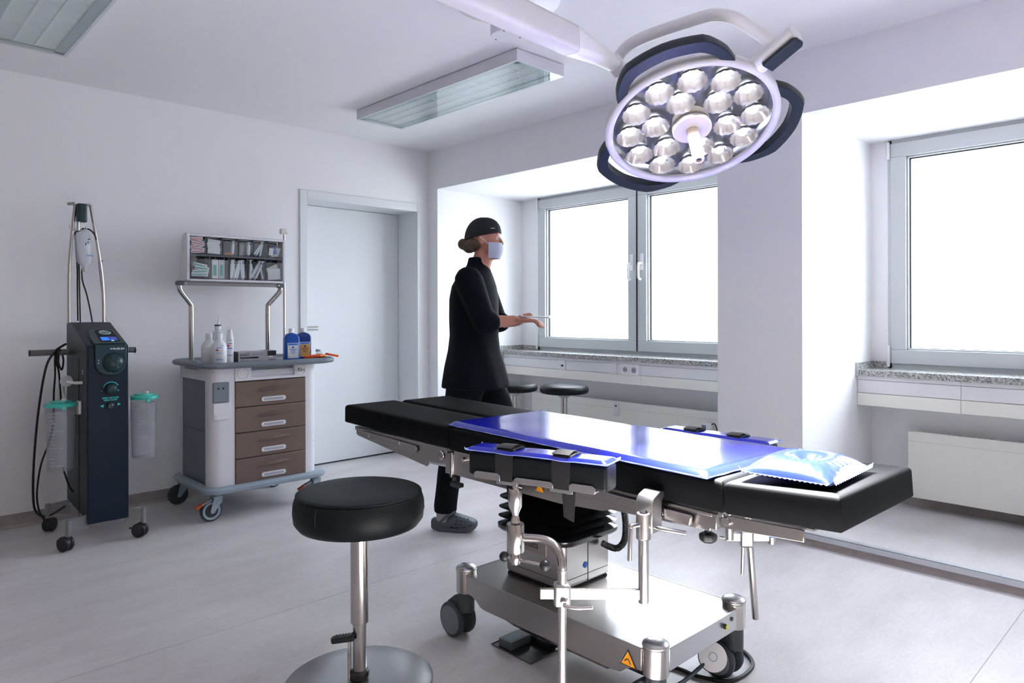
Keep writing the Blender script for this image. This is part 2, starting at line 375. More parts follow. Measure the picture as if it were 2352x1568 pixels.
# ---- windows
def window(name, y0, y1, yn0, yn1):
    ym = (y0 + y1) / 2; z0, z1 = .849, 2.203
    f = B(); xf = 4.530
    for q in ((y0, z0, y1, z0 + .034), (y0, z1 - .024, y1, z1), (y0, z0, y0 + .024, z1), (y1 - .024, z0, y1, z1)): f.box(xf, q[0], q[1], 4.605, q[2], q[3])
    root = f.obj(name, PVC, None, bevel=.002); struct(root, 'white plastic double casement window with overexposed daylight outside')
    for s, (a, b_) in enumerate(((ym + .004, y1 - .020), (y0 + .020, ym - .004))):
        w0 = .083; c0, c1 = z0 + .03, z1 - .022
        sa = B()
        for q in ((a, c0, b_, c0 + w0), (a, c1 - w0, b_, c1), (a, c0 + w0, a + w0, c1 - w0), (b_ - w0, c0 + w0, b_, c1 - w0)): sa.box(4.512, q[0], q[1], 4.585, q[2], q[3])
        # glazing bead
        g0, g1, h0, h1 = a + w0, b_ - w0, c0 + w0, c1 - w0
        for q in ((g0, h0, g1, h0 + .010), (g0, h1 - .010, g1, h1), (g0, h0, g0 + .010, h1), (g1 - .010, h0, g1, h1)): sa.box(4.530, q[0], q[1], 4.580, q[2], q[3])
        so = sa.obj('sash', PVC, root, bevel=.003)
        ru = B(); g0 += .010; g1 -= .010; h0 += .010; h1 -= .010; t = .006
        for q in ((g0, h0, g1, h0 + t * .4), (g0, h1 - t, g1, h1), (g0, h0, g0 + t, h1), (g1 - t, h0, g1, h1)): ru.box(4.550, q[0], q[1], 4.566, q[2], q[3])
        ru.obj('rubber_seal', SEAL, so, smooth=0)
        B().box(4.557, g0 - .004, h0 - .004, 4.561, g1 + .004, h1 + .004).obj('pane', PANE, so, smooth=0)
        # handle
        hy = a + .044 if s == 0 else b_ - .044; sg = 1 if s == 0 else -1; hz = 1.545
        hd = B(); hd.box(4.502, hy - .015, hz - .035, 4.513, hy + .015, hz + .095); ho = hd.obj('handle_plate', WHITEP, so, bevel=.004)
        B().tube([(4.512, hy, hz + .02), (4.475, hy, hz + .02), (4.463, hy, hz + .008), (4.462, hy, hz - .05), (4.463, hy, hz - .085), (4.475, hy, hz - .102), (4.492, hy, hz - .104)], .0095, n=12, sub=4).obj('handle', WHITEP, so)
    dg = B().box(4.508, ym - .005, z0 + .03, 4.56, ym + .005, z1 - .022).obj('meeting_gap', SEAL, root, smooth=0)
    for yy in (y1 - .012, y0 + .012):
        for zz, hh in ((z1 - .115, .10), (z0 + .012, .125)):
            B().cyl((4.500, yy, zz), (4.500, yy, zz + hh), .0085, n=12).obj('hinge', WHITEP, root)
    # granite sill with upstands
    B().box(4.292, yn0, .815, 4.533, yn1, .849).obj('window_sill', GRAN, root, bevel=.002, label='speckled grey granite window sill')
    for q in ((4.292, yn1 - .012, .849, 4.545, yn1, .888), (4.532, y1, .849, 4.546, yn1 - .012, .888), (4.532, yn0, .849, 4.546, y0, .888), (4.292, yn0, .849, 4.545, yn0 + .012, .888)):
        B().box(*q).obj('sill_upstand', GRAN, root, smooth=0)
    B().box(4.284, yn1 - .014, .812, 4.292, yn1, .890).obj('sill_end_cap', PVC, root, smooth=0)
window('window_1', 2.19, 4.373, 2.047, 4.597)
window('window_2', -.71, 1.47, -.85, 1.567)
# ---- cable trunking below the sills
def trunking(yn0, yn1, seam, label):
    t = thing('cable_trunking', label, 'trunking', (4.43, (yn0 + yn1) / 2, .643))
    B().box(4.322, yn0, .646, XN, yn1, .814).obj('channel', TRUNKW, t, smooth=0)
    for a, b_ in ((yn0 + .002, seam - .0008), (seam + .0008, yn1 - .002)):
        B().box(4.309, a, .7925, 4.323, b_, .8135).obj('top_strip', TRUNKW, t, smooth=0)
        B().box(4.311, a, .7165, 4.323, b_, .7895).obj('cover_panel', TRUNKW, t, smooth=0, bevel=.001)
        B().box(4.306, a, .643, 4.323, b_, .7135).obj('lower_panel', CREAM, t, smooth=0, bevel=.001)
    return t
tk = trunking(2.047, 4.597, 3.098, 'white cable trunking with sockets below the sill behind the person')
trunking(-.85, 1.567, 1.039, 'plain white cable trunking below the sill of the window at the right edge')
def plate(y, wd, name):
    return B().box(4.301, y - wd / 2, .712, 4.312, y + wd / 2, .793).obj(name, TRUNKW, tk, bevel=.002)
p = plate(3.881, .07, 'data_outlet'); B().box(4.2995, 3.881 - .026, .727, 4.3015, 3.881 + .026, .780).obj('insert', WHITEP, p, smooth=0); B().box(4.2985, 3.876 - .012, .742, 4.300, 3.876 + .012, .756).obj('port', DARK, p, smooth=0)
p = plate(3.375, .088, 'blank_plate'); B().box(4.2990, 3.375 - .034, .72, 4.3015, 3.375 + .034, .786).obj('insert', WHITEP, p, smooth=0)
for y in (3.239, 3.158):
    p = plate(y, .080, 'socket')
    B().lathe([(.024, 0), (.024, .002), (.021, .002), (.0205, -.001)], (4.301, y, .752), (-1, 0, 0), 24).obj('rim', WHITEP, p)
    B().cyl((4.3012, y, .752), (4.3005, y, .752), .0185, n=24).obj('well', mat('socket_well', (.35, .36, .40), .6), p)
    for dy in (-.0095, .0095): B().cyl((4.3006, y + dy, .752), (4.2996, y + dy, .752), .0034, n=10).obj('hole', DARK, p)
# ---- radiators
def radiator(y0, y1, z0, z1, label):
    t = thing('radiator', label, 'radiator', (4.48, (y0 + y1) / 2, z0))
    B().box(4.425, y0, z0, 4.437, y1, z1).obj('front_panel', CREAM, t, bevel=.003)
    B().box(4.505, y0 + .02, z0 + .01, 4.515, y1 - .02, z1 - .01).obj('rear_panel', CREAM, t, bevel=.003)
    B().box(4.4245, y0 + .004, z1 - .056, 4.4255, y1 - .004, z1 - .0545).obj('groove', mat('groove', (.55, .55, .5), .5), t, smooth=0)
    gr = B(); n = int((y1 - y0) / .03)
    for k in range(n): gr.box(4.44, y0 + .02 + k * .03, z1 - .012, 4.504, y0 + .032 + k * .03, z1 - .004)
    g = gr.obj('top_grille', CREAM, t, smooth=0, kind='stuff')
    for y in (y0 + .25, y1 - .05): B().box(4.44, y - .012, z0 - .012, 4.535, y + .012, z0 + .02).obj('bracket', mat('bracket_beige', (.42, .40, .33), .5), t, bevel=.002)
    return t
r1 = radiator(2.45, 4.35, .175, .487, 'long cream flat panel radiator behind the two black stools')
radiator(-.55, 1.332, .128, .504, 'cream flat panel radiator right of the table head end')
m_ = B().box(4.410, 3.392, .382, 4.425, 3.432, .472).obj('heat_meter', WHITEP, r1, bevel=.003)
B().box(4.4085, 3.402, .445, 4.4105, 3.422, .456).obj('display', DPRINT, m_, smooth=0)
vb = B(); vb.box(4.36, 2.555, .350, 4.42, 2.632, .412); vo = vb.obj('thermostat', WHITEP, r1, bevel=.012, seg=3)
B().box(4.3585, 2.59, .365, 4.361, 2.622, .398).obj('display', HUBG, vo, smooth=0)
B().tube([(4.38, 2.557, .405), (4.38, 2.535, .412), (4.385, 2.522, .385), (4.39, 2.52, .34)], .004, n=8).obj('cable', CABLE, vo)

# ---- door
dr = B()
dr.box(2.413, YW - .012, 0, 2.470, YW + .004, 2.08); dr.box(3.453, YW - .012, 0, 3.478, YW + .004, 2.08); dr.box(2.470, YW - .012, 2.015, 3.453, YW + .004, 2.08)
dr.box(2.440, YW, 0, 2.470, 5.03, 2.045); dr.box(3.453, YW, 0, 3.466, 5.03, 2.045); dr.box(2.47, YW, 2.015, 3.453, 5.03, 2.045)
door = dr.obj('door_1', DOORW, None, bevel=.003); struct(door, 'plain white flush door set deep in a white frame')
lf = B().box(2.472, 4.985, .012, 3.451, 5.025, 2.013).obj('door_leaf', DOORW, door, bevel=.002)
B().box(2.44, 5.028, 0, 3.466, 5.058, 2.045).obj('added_dark_sheet', DARK, door, smooth=0)  # unseen dark sheet added behind the leaf so its bottom gap stays black
for z in (1.078, 1.057):
    B().tube([(2.560, 4.985, z), (2.560, 4.945, z), (2.570, 4.937, z), (2.676, 4.937, z)], .0055, n=10, sub=3).obj('lever_bar', STEELV, lf)

# ---- ceiling lights
def ceiling_light(x0, label):
    x1, y0, y1, z0, z1 = x0 + .355, 2.541, 4.056, 2.457, ZC - .004
    t = thing('ceiling_light', label, 'ceiling light', (x0 + .1775, 3.298, z0), 'ceiling lights')
    h = B(); s_ = .012
    h.box(x0, y0, z0 + .004, x0 + s_, y1, z1); h.box(x1 - s_, y0, z0 + .004, x1, y1, z1); h.box(x0 + s_, y0, z0 + .004, x1 - s_, y0 + s_, z1); h.box(x0 + s_, y1 - s_, z0 + .004, x1 - s_, y1, z1); h.box(x0 + s_, y0 + s_, z1 - .008, x1 - s_, y1 - s_, z1)
    h.obj('housing', LAMPW, t, smooth=0)
    B().box(x0 + .03, y0 + .03, z1 - .001, x1 - .03, y1 - .03, ZC).obj('shadow_gap_plate', DARK, t, smooth=0)  # near-black plate paints the shadow gap between housing and ceiling
    bo = B(); w_ = .046; zi = z0 + .006
    bo.box(x0 + s_, y0 + s_, zi, x0 + w_, y1 - s_, zi + .004); bo.box(x1 - w_ - .012, y0 + s_, zi, x1 - s_, y1 - s_, zi + .004); bo.box(x0 + s_, y0 + s_, zi, x1 - s_, y0 + w_, zi + .004); bo.box(x0 + s_, y1 - w_, zi, x1 - s_, y1 - s_, zi + .004)
    bo.obj('glass_border', LAMPB, t, smooth=0)
    B().box(x0 + .001, y0 + .001, z0, x1 - .001, y1 - .001, z0 + .005).obj('cover_glass', LGLASS, t, smooth=0)
    xa, xb = x0 + w_, x1 - w_ - .012; wd = (xb - xa) / 3
    for k in range(3):
        c = xa + wd * (k + .5)
        B().grid(lambda u, v, c=c: (c + (u - .5) * wd, y0 + w_ + v * (y1 - y0 - 2 * w_), zi + .006 + .022 * (1 - (2 * u - 1) ** 2)), 10, 2).obj('reflector', LAMPR, t)
        B().cyl((c, y0 + .07, zi + .020), (c, y1 - .07, zi + .020), .007, n=12).obj('fluorescent_tube', WHITEP, t)
    sl = B(); n = 62
    for k in range(n):
        y = y0 + w_ + .012 + k * (y1 - y0 - 2 * w_ - .024) / (n - 1); sl.box(xa, y - .0008, zi + .004, xb, y + .0008, zi + .012)
    so_ = sl.obj('louvre_slats', LAMPR, t, smooth=0, kind='stuff')
    for k in range(4): B().box(xa + wd * k - .0012, y0 + w_, zi + .003, xa + wd * k + .0012, y1 - w_, zi + .014).obj('louvre_rail', LAMPR, t, smooth=0)
ceiling_light(.472, 'ceiling light fixture cut off by the top left corner')
ceiling_light(2.483, 'ceiling light fixture beside the surgical lamp arm')

# ================================================================== operating table
TC = Vector((1.859, 1.55)); TA = math.atan(.021)
def TM(dz=0.0): return Matrix.Translation((TC.x, TC.y, dz)) @ Matrix.Rotation(-TA, 4, 'Z')     # x across (+ far side), y along (+ foot end)
tab = thing('operating_table', 'black padded operating table with blue gel mat on a wheeled steel base', 'operating table', (1.872, 1.55, 0))
def cushion(name, u0, u1, v0, v1, zt, th, tilt=0.0, r=.012, hinge=None):
    b = B(); hv = v0 if hinge is None else hinge
    b.M = TM() @ Matrix.Translation((0, hv, zt)) @ Matrix.Rotation(tilt, 4, 'X')
    nu, nv = 10, 16
    # soft box: grid top with slight crown, sides, bottom
    def top(u, v):
        x = u0 + (u1 - u0) * u; y = v0 + (v1 - v0) * v - hv
        e = min(u, 1 - u) * (u1 - u0); g = min(v, 1 - v) * (v1 - v0); d = min(e, g)
        return (x, y, -r + r * math.sqrt(max(0, 1 - max(0, 1 - d / r) ** 2)) if d < r else 0.0)
    us = [0, .004, .012, .03, .1, .3, .5, .7, .9, .97, .988, .996, 1]; vs_ = us
    G = [[top(u, v) for u in us] for v in vs_]
    n = len(us); pts = [p for row in G for p in row]; fs = [(j * n + i, j * n + i + 1, (j + 1) * n + i + 1, (j + 1) * n + i) for j in range(n - 1) for i in range(n - 1)]
    loop = [(0, i) for i in range(n)] + [(j, n - 1) for j in range(1, n)] + [(n - 1, i) for i in range(n - 2, -1, -1)] + [(j, 0) for j in range(n - 2, 0, -1)]
    base = len(pts); m = len(loop); cx_ = (u0 + u1) / 2; cy_ = (v0 + v1) / 2 - hv
    for j, i in loop: p = G[j][i]; pts.append((p[0], p[1], -th + .004))
    for j, i in loop: p = G[j][i]; pts.append((p[0] + (.004 if p[0] < cx_ else -.004), p[1] + (.004 if p[1] < cy_ else -.004), -th))
    for k in range(m):
        k2 = (k + 1) % m; a = loop[k][0] * n + loop[k][1]; c = loop[k2][0] * n + loop[k2][1]
        fs.append((a, c, base + k2, base + k)); fs.append((base + k, base + k2, base + m + k2, base + m + k))
    fs.append([base + m + k for k in range(m)])
    b.add(pts, fs); return b.obj(name, BLACKL, tab, smooth=50)
ZT = .770
cushion('leg_cushion', -.267, -.011, .443, 1.187, ZT, .077, R_(0.95), hinge=.443)
cushion('leg_cushion', .013, .267, .443, 1.160, ZT, .077, R_(0.95), hinge=.443)
cushion('seat_cushion', -.267, .267, -.664, .438, ZT, .081)
cushion('head_cushion', -.270, .172, -.950, -.669, ZT, .080, R_(-3.4), hinge=-.669)
def P(*a): return TM() @ Vector(a)
def plateu(u, th, pts, name, m=STEEL, bevel=.0015, par=tab):      # polygon in (v,z) at across position u
    b = B(); b.M = TM(); b.prism([(u, v, z) for v, z in pts], (th, 0, 0)); return b.obj(name, m, par, bevel=bevel, smooth=30)
for s in (-1, 1):                                                # leg plates
    uu = -.252 if s < 0 else .246
    lp = plateu(uu, .006, [(1.118, .690), (1.118, .664), (1.108, .656), (.600, .602), (.592, .606), (.582, .626), (.50, .628), (.47, .632), (.470, .690)], 'leg_plate')
    ur = uu - .014 if s < 0 else uu + .008
    rl = plateu(ur, .010, [(1.050, .684), (1.050, .660), (.656, .648), (.648, .660), (.650, .668), (.656, .674)], 'accessory_rail', STEEL, .002, lp)
    for v in (.99, .76): b = B(); b.M = TM(); b.cyl((ur + (-.0015 if s < 0 else .0115), v, .670), (ur + (.003), v, .670), .0075, n=14); b.obj('screw', CHROME, rl)
    b = B(); b.M = TM(); b.cyl((uu - .016 if s < 0 else uu + .02, .492, .662), (uu + .01, .492, .662), .017, n=20); b.obj('pivot_knob', CHROME, lp, bevel=.003)
    b = B(); b.M = TM(); b.box(uu - .010, .424, .600, uu + .010, .470, .675); b.obj('hinge_block', STEEL, tab, bevel=.003)
    b = B(); b.M = TM(); b.cyl((uu - .010, .432, .592), (uu - .010, .432, .682), .006, n=12); b.obj('hinge_pin', CHROME, tab)
b = B(); b.M = TM(); b.box(-.246, .47, .676, -.018, 1.14, .692); b.obj('leg_board', SATIN, tab, bevel=.002)
b = B(); b.M = TM(); b.box(.018, .47, .676, .246, 1.12, .692); b.obj('leg_board', SATIN, tab, bevel=.002)
b = B(); b.M = TM(); b.tube([(-.215, .44, .628), (-.215, .62, .618), (-.215, .80, .640)], .014, n=14); b.obj('gas_strut', SATIN, tab)
b = B(); b.M = TM(); b.tube([(.09, 1.02, .655), (.09, 1.10, .640), (.11, 1.16, .632)], .007, n=10); b.obj('release_lever', CHROME, tab)
b = B(); b.M = TM(); b.box(-.245, -.640, .672, .245, .43, .690); b.obj('seat_board', SATIN, tab, bevel=.002)
for s in (-1, 1):                                                # seat side frames
    uu = -.256 if s < 0 else .248
    fr = plateu(uu, .008, [(.425, .688), (.425, .600), (-.10, .600), (-.27, .612), (-.30, .622), (-.622, .634), (-.628, .672), (-.27, .684)], 'side_frame')
    plateu(uu + (-.002 if s < 0 else .002), .012, [(.425, .691), (.425, .684), (-.628, .672), (-.628, .680)], 'frame_lip', STEEL, .001, fr)
    ur = uu - .020 if s < 0 else uu + .012
    rl = plateu(ur, .011, [(-.02, .680), (-.02, .655), (-.565, .640), (-.575, .642), (-.578, .664), (-.572, .668)], 'accessory_rail', STEEL, .002)
    for v, z in ((-.19, .664), (-.485, .655), (.35, .668)):
        b = B(); b.M = TM(); b.cyl((ur - .0015 if s < 0 else ur + .0125, v, z), (uu + .004, v, z), .0085, n=16); b.obj('screw', CHROME, rl)
b = B(); b.M = TM(); b.box(-.256, -.640, .640, -.225, -.618, .680); b.obj('end_bracket', STEEL, tab, bevel=.002)
b = B(); b.M = TM(); b.cyl((-.205, -.585, .655), (-.205, -.585, .610), .009, n=14); b.lathe([(.0, 0), (.016, 0), (.024, .006), (.025, .022), (.012, .026), (.0, .026)], (-.205, -.585, .586), (0, 0, 1), 6, ); b.obj('clamp_knob', BLKP, tab, bevel=.004)
b = B(); b.M = TM(); b.cyl((-.262, .416, .598), (-.262, .416, .575), .008, n=12); b.cbox((-.262, .40, .570), (.026, .05, .016)); b.obj('clamp_knob', BLKP, tab, bevel=.004)
plateu(-.254, .008, [(-.645, .672), (-.645, .652), (-.675, .650), (-.862, .662), (-.862, .690), (-.675, .684)], 'head_frame')
plateu(.14, .008, [(-.645, .672), (-.645, .652), (-.675, .650), (-.862, .662), (-.862, .690), (-.675, .684)], 'head_frame')
b = B(); b.M = TM(); b.box(-.245, -.882, .690, .15, -.665, .6945); b.obj('head_board', SATIN, tab)
b = B(); b.M = TM(); b.cyl((-.262, -.668, .668), (-.25, -.668, .668), .011, n=16); b.obj('head_pivot', CHROME, tab)
b = B(); b.M = TM(); b.prism([(-.2595, -.02 + .02, .622), (-.2595, -.02 - .014, .622), (-.2595, -.02 + .003, .652)], (-.0012, 0, 0)); w1 = b.obj('warning_sign', AMBER, tab, smooth=0, label='orange warning triangle')
# column under the seat frame
B().box(1.80, 1.60, .55, 1.98, 1.84, .675).obj('column_head', STEEL, tab, bevel=.01)
B().box(1.82, 1.635, .30, 1.94, 1.80, .57).obj('column_core', SATIN, tab, bevel=.01)
cb = B().box(1.752, 1.578, .246, 2.006, 1.862, .425).obj('column_box', STEEL, tab, bevel=.02, seg=4)
B().box(1.760, 1.586, .238, 1.998, 1.854, .248).obj('box_foot', DARK, tab, smooth=0)
B().box(1.880, 1.5768, .25, 1.8820, 1.5790, .42).obj('panel_joint', DPRINT, cb, smooth=0)
B().box(1.7508, 1.60, .282, 1.7525, 1.84, .2835).obj('panel_joint', DPRINT, cb, smooth=0); B().box(1.775, 1.5768, .282, 1.99, 1.5785, .2835).obj('panel_joint', DPRINT, cb, smooth=0)
pl_ = B().box(1.7500, 1.655, .352, 1.7518, 1.80, .396).obj('name_plate', mat('name_plate', (.30, .27, .25), .35, metal=.8), cb, smooth=0)
t_ = B(); text_into(t_, 'medifa', .036, frameM((1.7494, 1.786, .368), (0, -1, 0), (0, 0, 1)), .0003); t_.obj('lettering', DPRINT, cb, smooth=0)
t_ = B(); t_.cyl((1.866, 1.5776, .315), (1.866, 1.5766, .315), .011, n=20); so_ = t_.obj('notice_disc', BLUEP, cb, smooth=0)
# bellows: folds from the column head down to the box
bl = B(); rings = []
def rrect(cx, cy, hx, hy, r, z, n=5, tilt=0.0):
    o = []
    for k, (sx, sy) in enumerate(((1, 1), (-1, 1), (-1, -1), (1, -1))):
        for i in range(n + 1):
            a = PI / 2 * k + PI / 2 * i / n
            x = cx + sx * (hx - r) + r * math.cos(a); y = cy + sy * (hy - r) + r * math.sin(a); o.append((x, y, z + tilt * (y - cy)))
    return o
zz = [(.620, .075, .095), (.588, .135, .155), (.570, .090, .110), (.552, .148, .168), (.532, .100, .118), (.514, .152, .172), (.498, .108, .126), (.480, .154, .174), (.468, .115, .132), (.450, .156, .175), (.440, .120, .138), (.424, .158, .176), (.412, .158, .176), (.403, .150, .168)]
for i, (z, hx, hy) in enumerate(zz): rings.append(rrect(1.879, 1.72, hx, hy, min(.05, hx * .5), z, tilt=.10 * max(0, (z - .42) / .2) * (1 if i % 2 else .6)))
bl.loft(rings); bl.obj('bellows', BELLOW, tab, smooth=60)
hb = B(); hp = [(1.97, 1.50, .56), (1.965, 1.485, .50), (1.96, 1.475, .45), (1.955, 1.478, .40), (1.95, 1.50, .372), (1.948, 1.53, .368), (1.945, 1.565, .375)]
hb.tube(hp, .011, n=12, sub=14, rr=lambda t: .0105 + .0016 * (1 if int(t * 84) % 2 else 0)); hb.obj('corrugated_hose', BLKP, tab, smooth=20)
# base platform
by0, by1, bx0, bx1 = 1.143, 1.965, 1.656, 2.092
bp = B().box(bx0 - .022, by0 - .024, .232, bx1 + .018, by1 + .010, .242).obj('base_platform', STEEL, tab, bevel=.003)
for x, th, mm in ((bx0 - .026, .006, STEEL), (bx1 + .016, .006, STEEL)):
    pts = [(by1 - .03, .243), (by1 - .03, .178), (by1 - .062, .176), (by1 - .085, .166), (by1 - .105, .150), (by1 - .13, .146), (by0 + .13, .146), (by0 + .105, .150), (by0 + .085, .166), (by0 + .062, .176), (by0 + .03, .178), (by0 + .03, .243)]
    b = B(); b.prism([(x, y, z) for y, z in pts], (th, 0, 0)); b.obj('side_panel', mm, tab, bevel=.002, smooth=30)
ep = B().box(bx0 + .03, by0 - .026, .178, bx1 - .03, by0 - .020, .243).obj('end_panel', SATIN, tab, bevel=.002)
B().box(bx0 + .03, by1 + .006, .178, bx1 - .03, by1 + .012, .243).obj('end_panel', STEEL, tab, bevel=.002)
b = B(); b.loft([[(1.645, 1.84, .150), (2.10, 1.84, .150), (2.10, 1.27, .150), (1.645, 1.27, .150)], [(1.70, 1.76, .095), (2.05, 1.76, .095), (2.05, 1.35, .095), (1.70, 1.35, .095)]]); b.obj('drive_tray', STEEL, tab, bevel=.004, smooth=30)
B().box(1.66, 1.19, .15, 2.085, 1.92, .231).obj('inner_chassis', DARK, tab, smooth=0)
for x, r_ in ((1.985, .008), (2.030, .0065)):
    b = B(); b.cyl((x, by0 - .026, .213 if r_ > .007 else .222), (x, by0 - (.036 if r_ > .007 else .029), .213 if r_ > .007 else .222), r_, n=18); b.obj('connector_socket', BLKP, ep)
B().lathe([(.0065, 0), (.0085, .001), (.0065, .002)], (1.985, by0 - .0355, .213), (0, -1, 0), 18).obj('socket_ring', mat('yellow_ring', (.5, .55, .05), .4), ep)
b = B(); b.prism([(bx0 - .0275, by0 + .045, .176), (bx0 - .0275, by0 + .105, .176), (bx0 - .0275, by0 + .075, .226)], (.0012, 0, 0)); wo = b.obj('warning_sign', DPRINT, tab, smooth=0, label='orange warning triangle near the front post')
b = B(); b.prism([(bx0 - .0285, by0 + .051, .1795), (bx0 - .0285, by0 + .099, .1795), (bx0 - .0285, by0 + .075, .2195)], (.0012, 0, 0)); b.obj('triangle', AMBER, wo, smooth=0)
b = B(); b.tube([(bx0 - .0292, by0 + .066, .185), (bx0 - .0292, by0 + .070, .194), (bx0 - .0292, by0 + .078, .197), (bx0 - .0292, by0 + .086, .190)], .0014, n=6); b.obj('pictogram', DPRINT, wo)
for ix, x in enumerate((bx0, bx1)):
    for iy, y in enumerate((by1, by0)):
        po = B().cyl((x, y, .172), (x, y, .252), .0365, n=32).obj('corner_post', STEELV, tab, bevel=.002)
        B().lathe([(.0375, .252), (.0385, .256), (.036, .262), (.026, .268), (.012, .271), (0.0001, .272)], (x, y, 0), (0, 0, 1), 32).obj('post_cap', SATIN, po)
        # twin wheel caster
        wy = y + (.048 if iy == 0 else .045); cz = .0635
        fk = B(); fk.cyl((x, y, .10), (x, y, .174), .030, n=20); fk.loft([[(x + a * .026, wy + q[0], q[1]) for q in ((.03, .064), (-.065, .10), (-.065, .155), (-.01, .155), (.035, .12))] for a in (-1, 1)])
        cs = fk.obj('caster', TYRE, tab, bevel=.006)
        for sg in (-1, 1):
            xo = x + sg * .018
            B().lathe([(.028, 0), (.056, .0), (.0625, .004), (.0635, .010), (.0625, .016), (.057, .020), (.052, .0215)], (xo, wy, cz), (sg, 0, 0), 36).obj('wheel', TYRE, cs)
            B().lathe([(.052, .0205), (.050, .0225), (.0001, .0240)], (xo, wy, cz), (sg, 0, 0), 36).obj('wheel_cover', HUBG, cs)
# brake pedal
pd = B(); pd.tube([(1.72, 1.165, .085), (1.84, 1.165, .080), (1.955, 1.155, .105)], .006, n=12); pd.obj('brake_lever', TYRE, tab)
nn = Vector((-.62, -.60, .50)).normalized()
pp = B().lathe([(.0001, -.012), (.042, -.012), (.045, -.006), (.045, 0), (.0001, .0)], (1.958, 1.141, .118), nn, 32); pdo = pp.obj('brake_pedal', BLKP, tab)
B().lathe([(.0001, .0005), (.043, .0005), (.0435, .0022), (.0001, .0026)], (1.958, 1.141, .118), nn, 32).obj('pedal_pad', mat('pedal_white', (.82, .82, .84), .35), pdo)
B().lathe([(.011, .0020), (.014, .0032), (.011, .0034)], (1.958, 1.141, .118), nn, 24, cap=False).obj('pedal_mark', mat('pedal_mark', (.35, .38, .5), .5), pdo)

# gel mat and gel pillow
def pad(name, M, hx, hy, zb, fn, nx, ny, label, cat, rim=.006, flare=None, mm=GEL, under=None):
    b = B(); b.M = M
    b.grid(lambda u, v: ((2 * u - 1) * hx, (2 * v - 1) * hy, zb + fn(2 * u - 1, 2 * v - 1)), nx, ny)
    lo = under or (lambda a, c: 0.0)
    b.grid(lambda u, v: ((2 * u - 1) * hx, (2 * v - 1) * hy, zb + lo(2 * u - 1, 2 * v - 1)), nx, ny)
    # closed rim strip + welded flange
    n = 60; ring = []
    for k in range(4 * n):
        q = k // n; t = 2 * (k % n) / n - 1
        ring.append(((t, -1), (1, t), (-t, 1), (-1, -t))[q])
    b.mi = 1; fl = []
    for (a, c) in ring:
        wv = (flare(a, c) if flare else 0.0)
        z = zb + fn(a, c); fl.append(((a * hx, c * hy, zb + lo(a, c)), (a * hx, c * hy, z), (a * (hx + rim), c * (hy + rim), z + wv + .0008), (a * (hx + rim), c * (hy + rim), z + wv - .0008)))
    m = len(fl); pts = [p for f in fl for p in f]; fs = []
    for k in range(m):
        j = (k + 1) % m
        for i in range(4): fs.append((k * 4 + i, j * 4 + i, j * 4 + (i + 1) % 4, k * 4 + (i + 1) % 4))
    b.add(pts, fs)
    o = b.obj(name, [mm, GELRIM], None, smooth=60); recenter(o); return tag(o, label, cat)
def edge(a, e=.06): return max(0.0, 1 - max(0.0, (abs(a) - (1 - e)) / e) ** 2)
matA = R_(-3.3)
MM = Matrix.Translation((1.8270, 1.4650, 0)) @ Matrix.Rotation(matA, 4, 'Z')
pad('gel_mat', MM, .232, .553, ZT + .0005, lambda a, c: .004 + .013 * math.sqrt(edge(a, .10)) * math.sqrt(edge(c, .045)) + .0007 * math.sin(9 * c + 3 * a) * edge(a) * edge(c), 40, 90, 'large translucent blue gel mat lying on the operating table', 'gel mat', .007, lambda a, c: .010 * max(0, abs(a) * abs(c) - .96) / .04 + .0008 * math.sin(40 * c + 17 * a))
hd_ = P(-.108, -.802, 0)
MP = Matrix.Translation((hd_.x, hd_.y, 0)) @ Matrix.Rotation(R_(2), 4, 'Z') @ Matrix.Translation((0, 0, 0))
def pillow_top(a, c):
    e = max(0.0, 1 - abs(a) ** 2.6) ** .55 * max(0.0, 1 - abs(c) ** 2.6) ** .55
    r = math.hypot(a, c); h = .018 + .042 * e * (1 - .62 * math.exp(-(r / .33) ** 2)); th = math.atan2(c, a)
    wr = .0005 * math.sin(26 * th) * max(0, min(1, (r - .22) * 3)) * (e) + .0014 * math.cos(34 * (a if abs(c) > abs(a) else c)) * max(0, max(abs(a), abs(c)) - .62) * (1 - max(abs(a), abs(c)) ** 8)
    return h + wr
pad('gel_pillow', MP, .130, .105, ZT + .010, pillow_top, 56, 50, 'inflated blue gel head pillow with a central hollow on the table head end', 'pillow', .008, lambda a, c: .012 * max(0, abs(a * c) - .9) / .1 + .0015 * math.sin(60 * (a if abs(c) == 1 else c)), under=lambda a, c: .016 - .016 * edge(a, .5) * edge(c, .5))

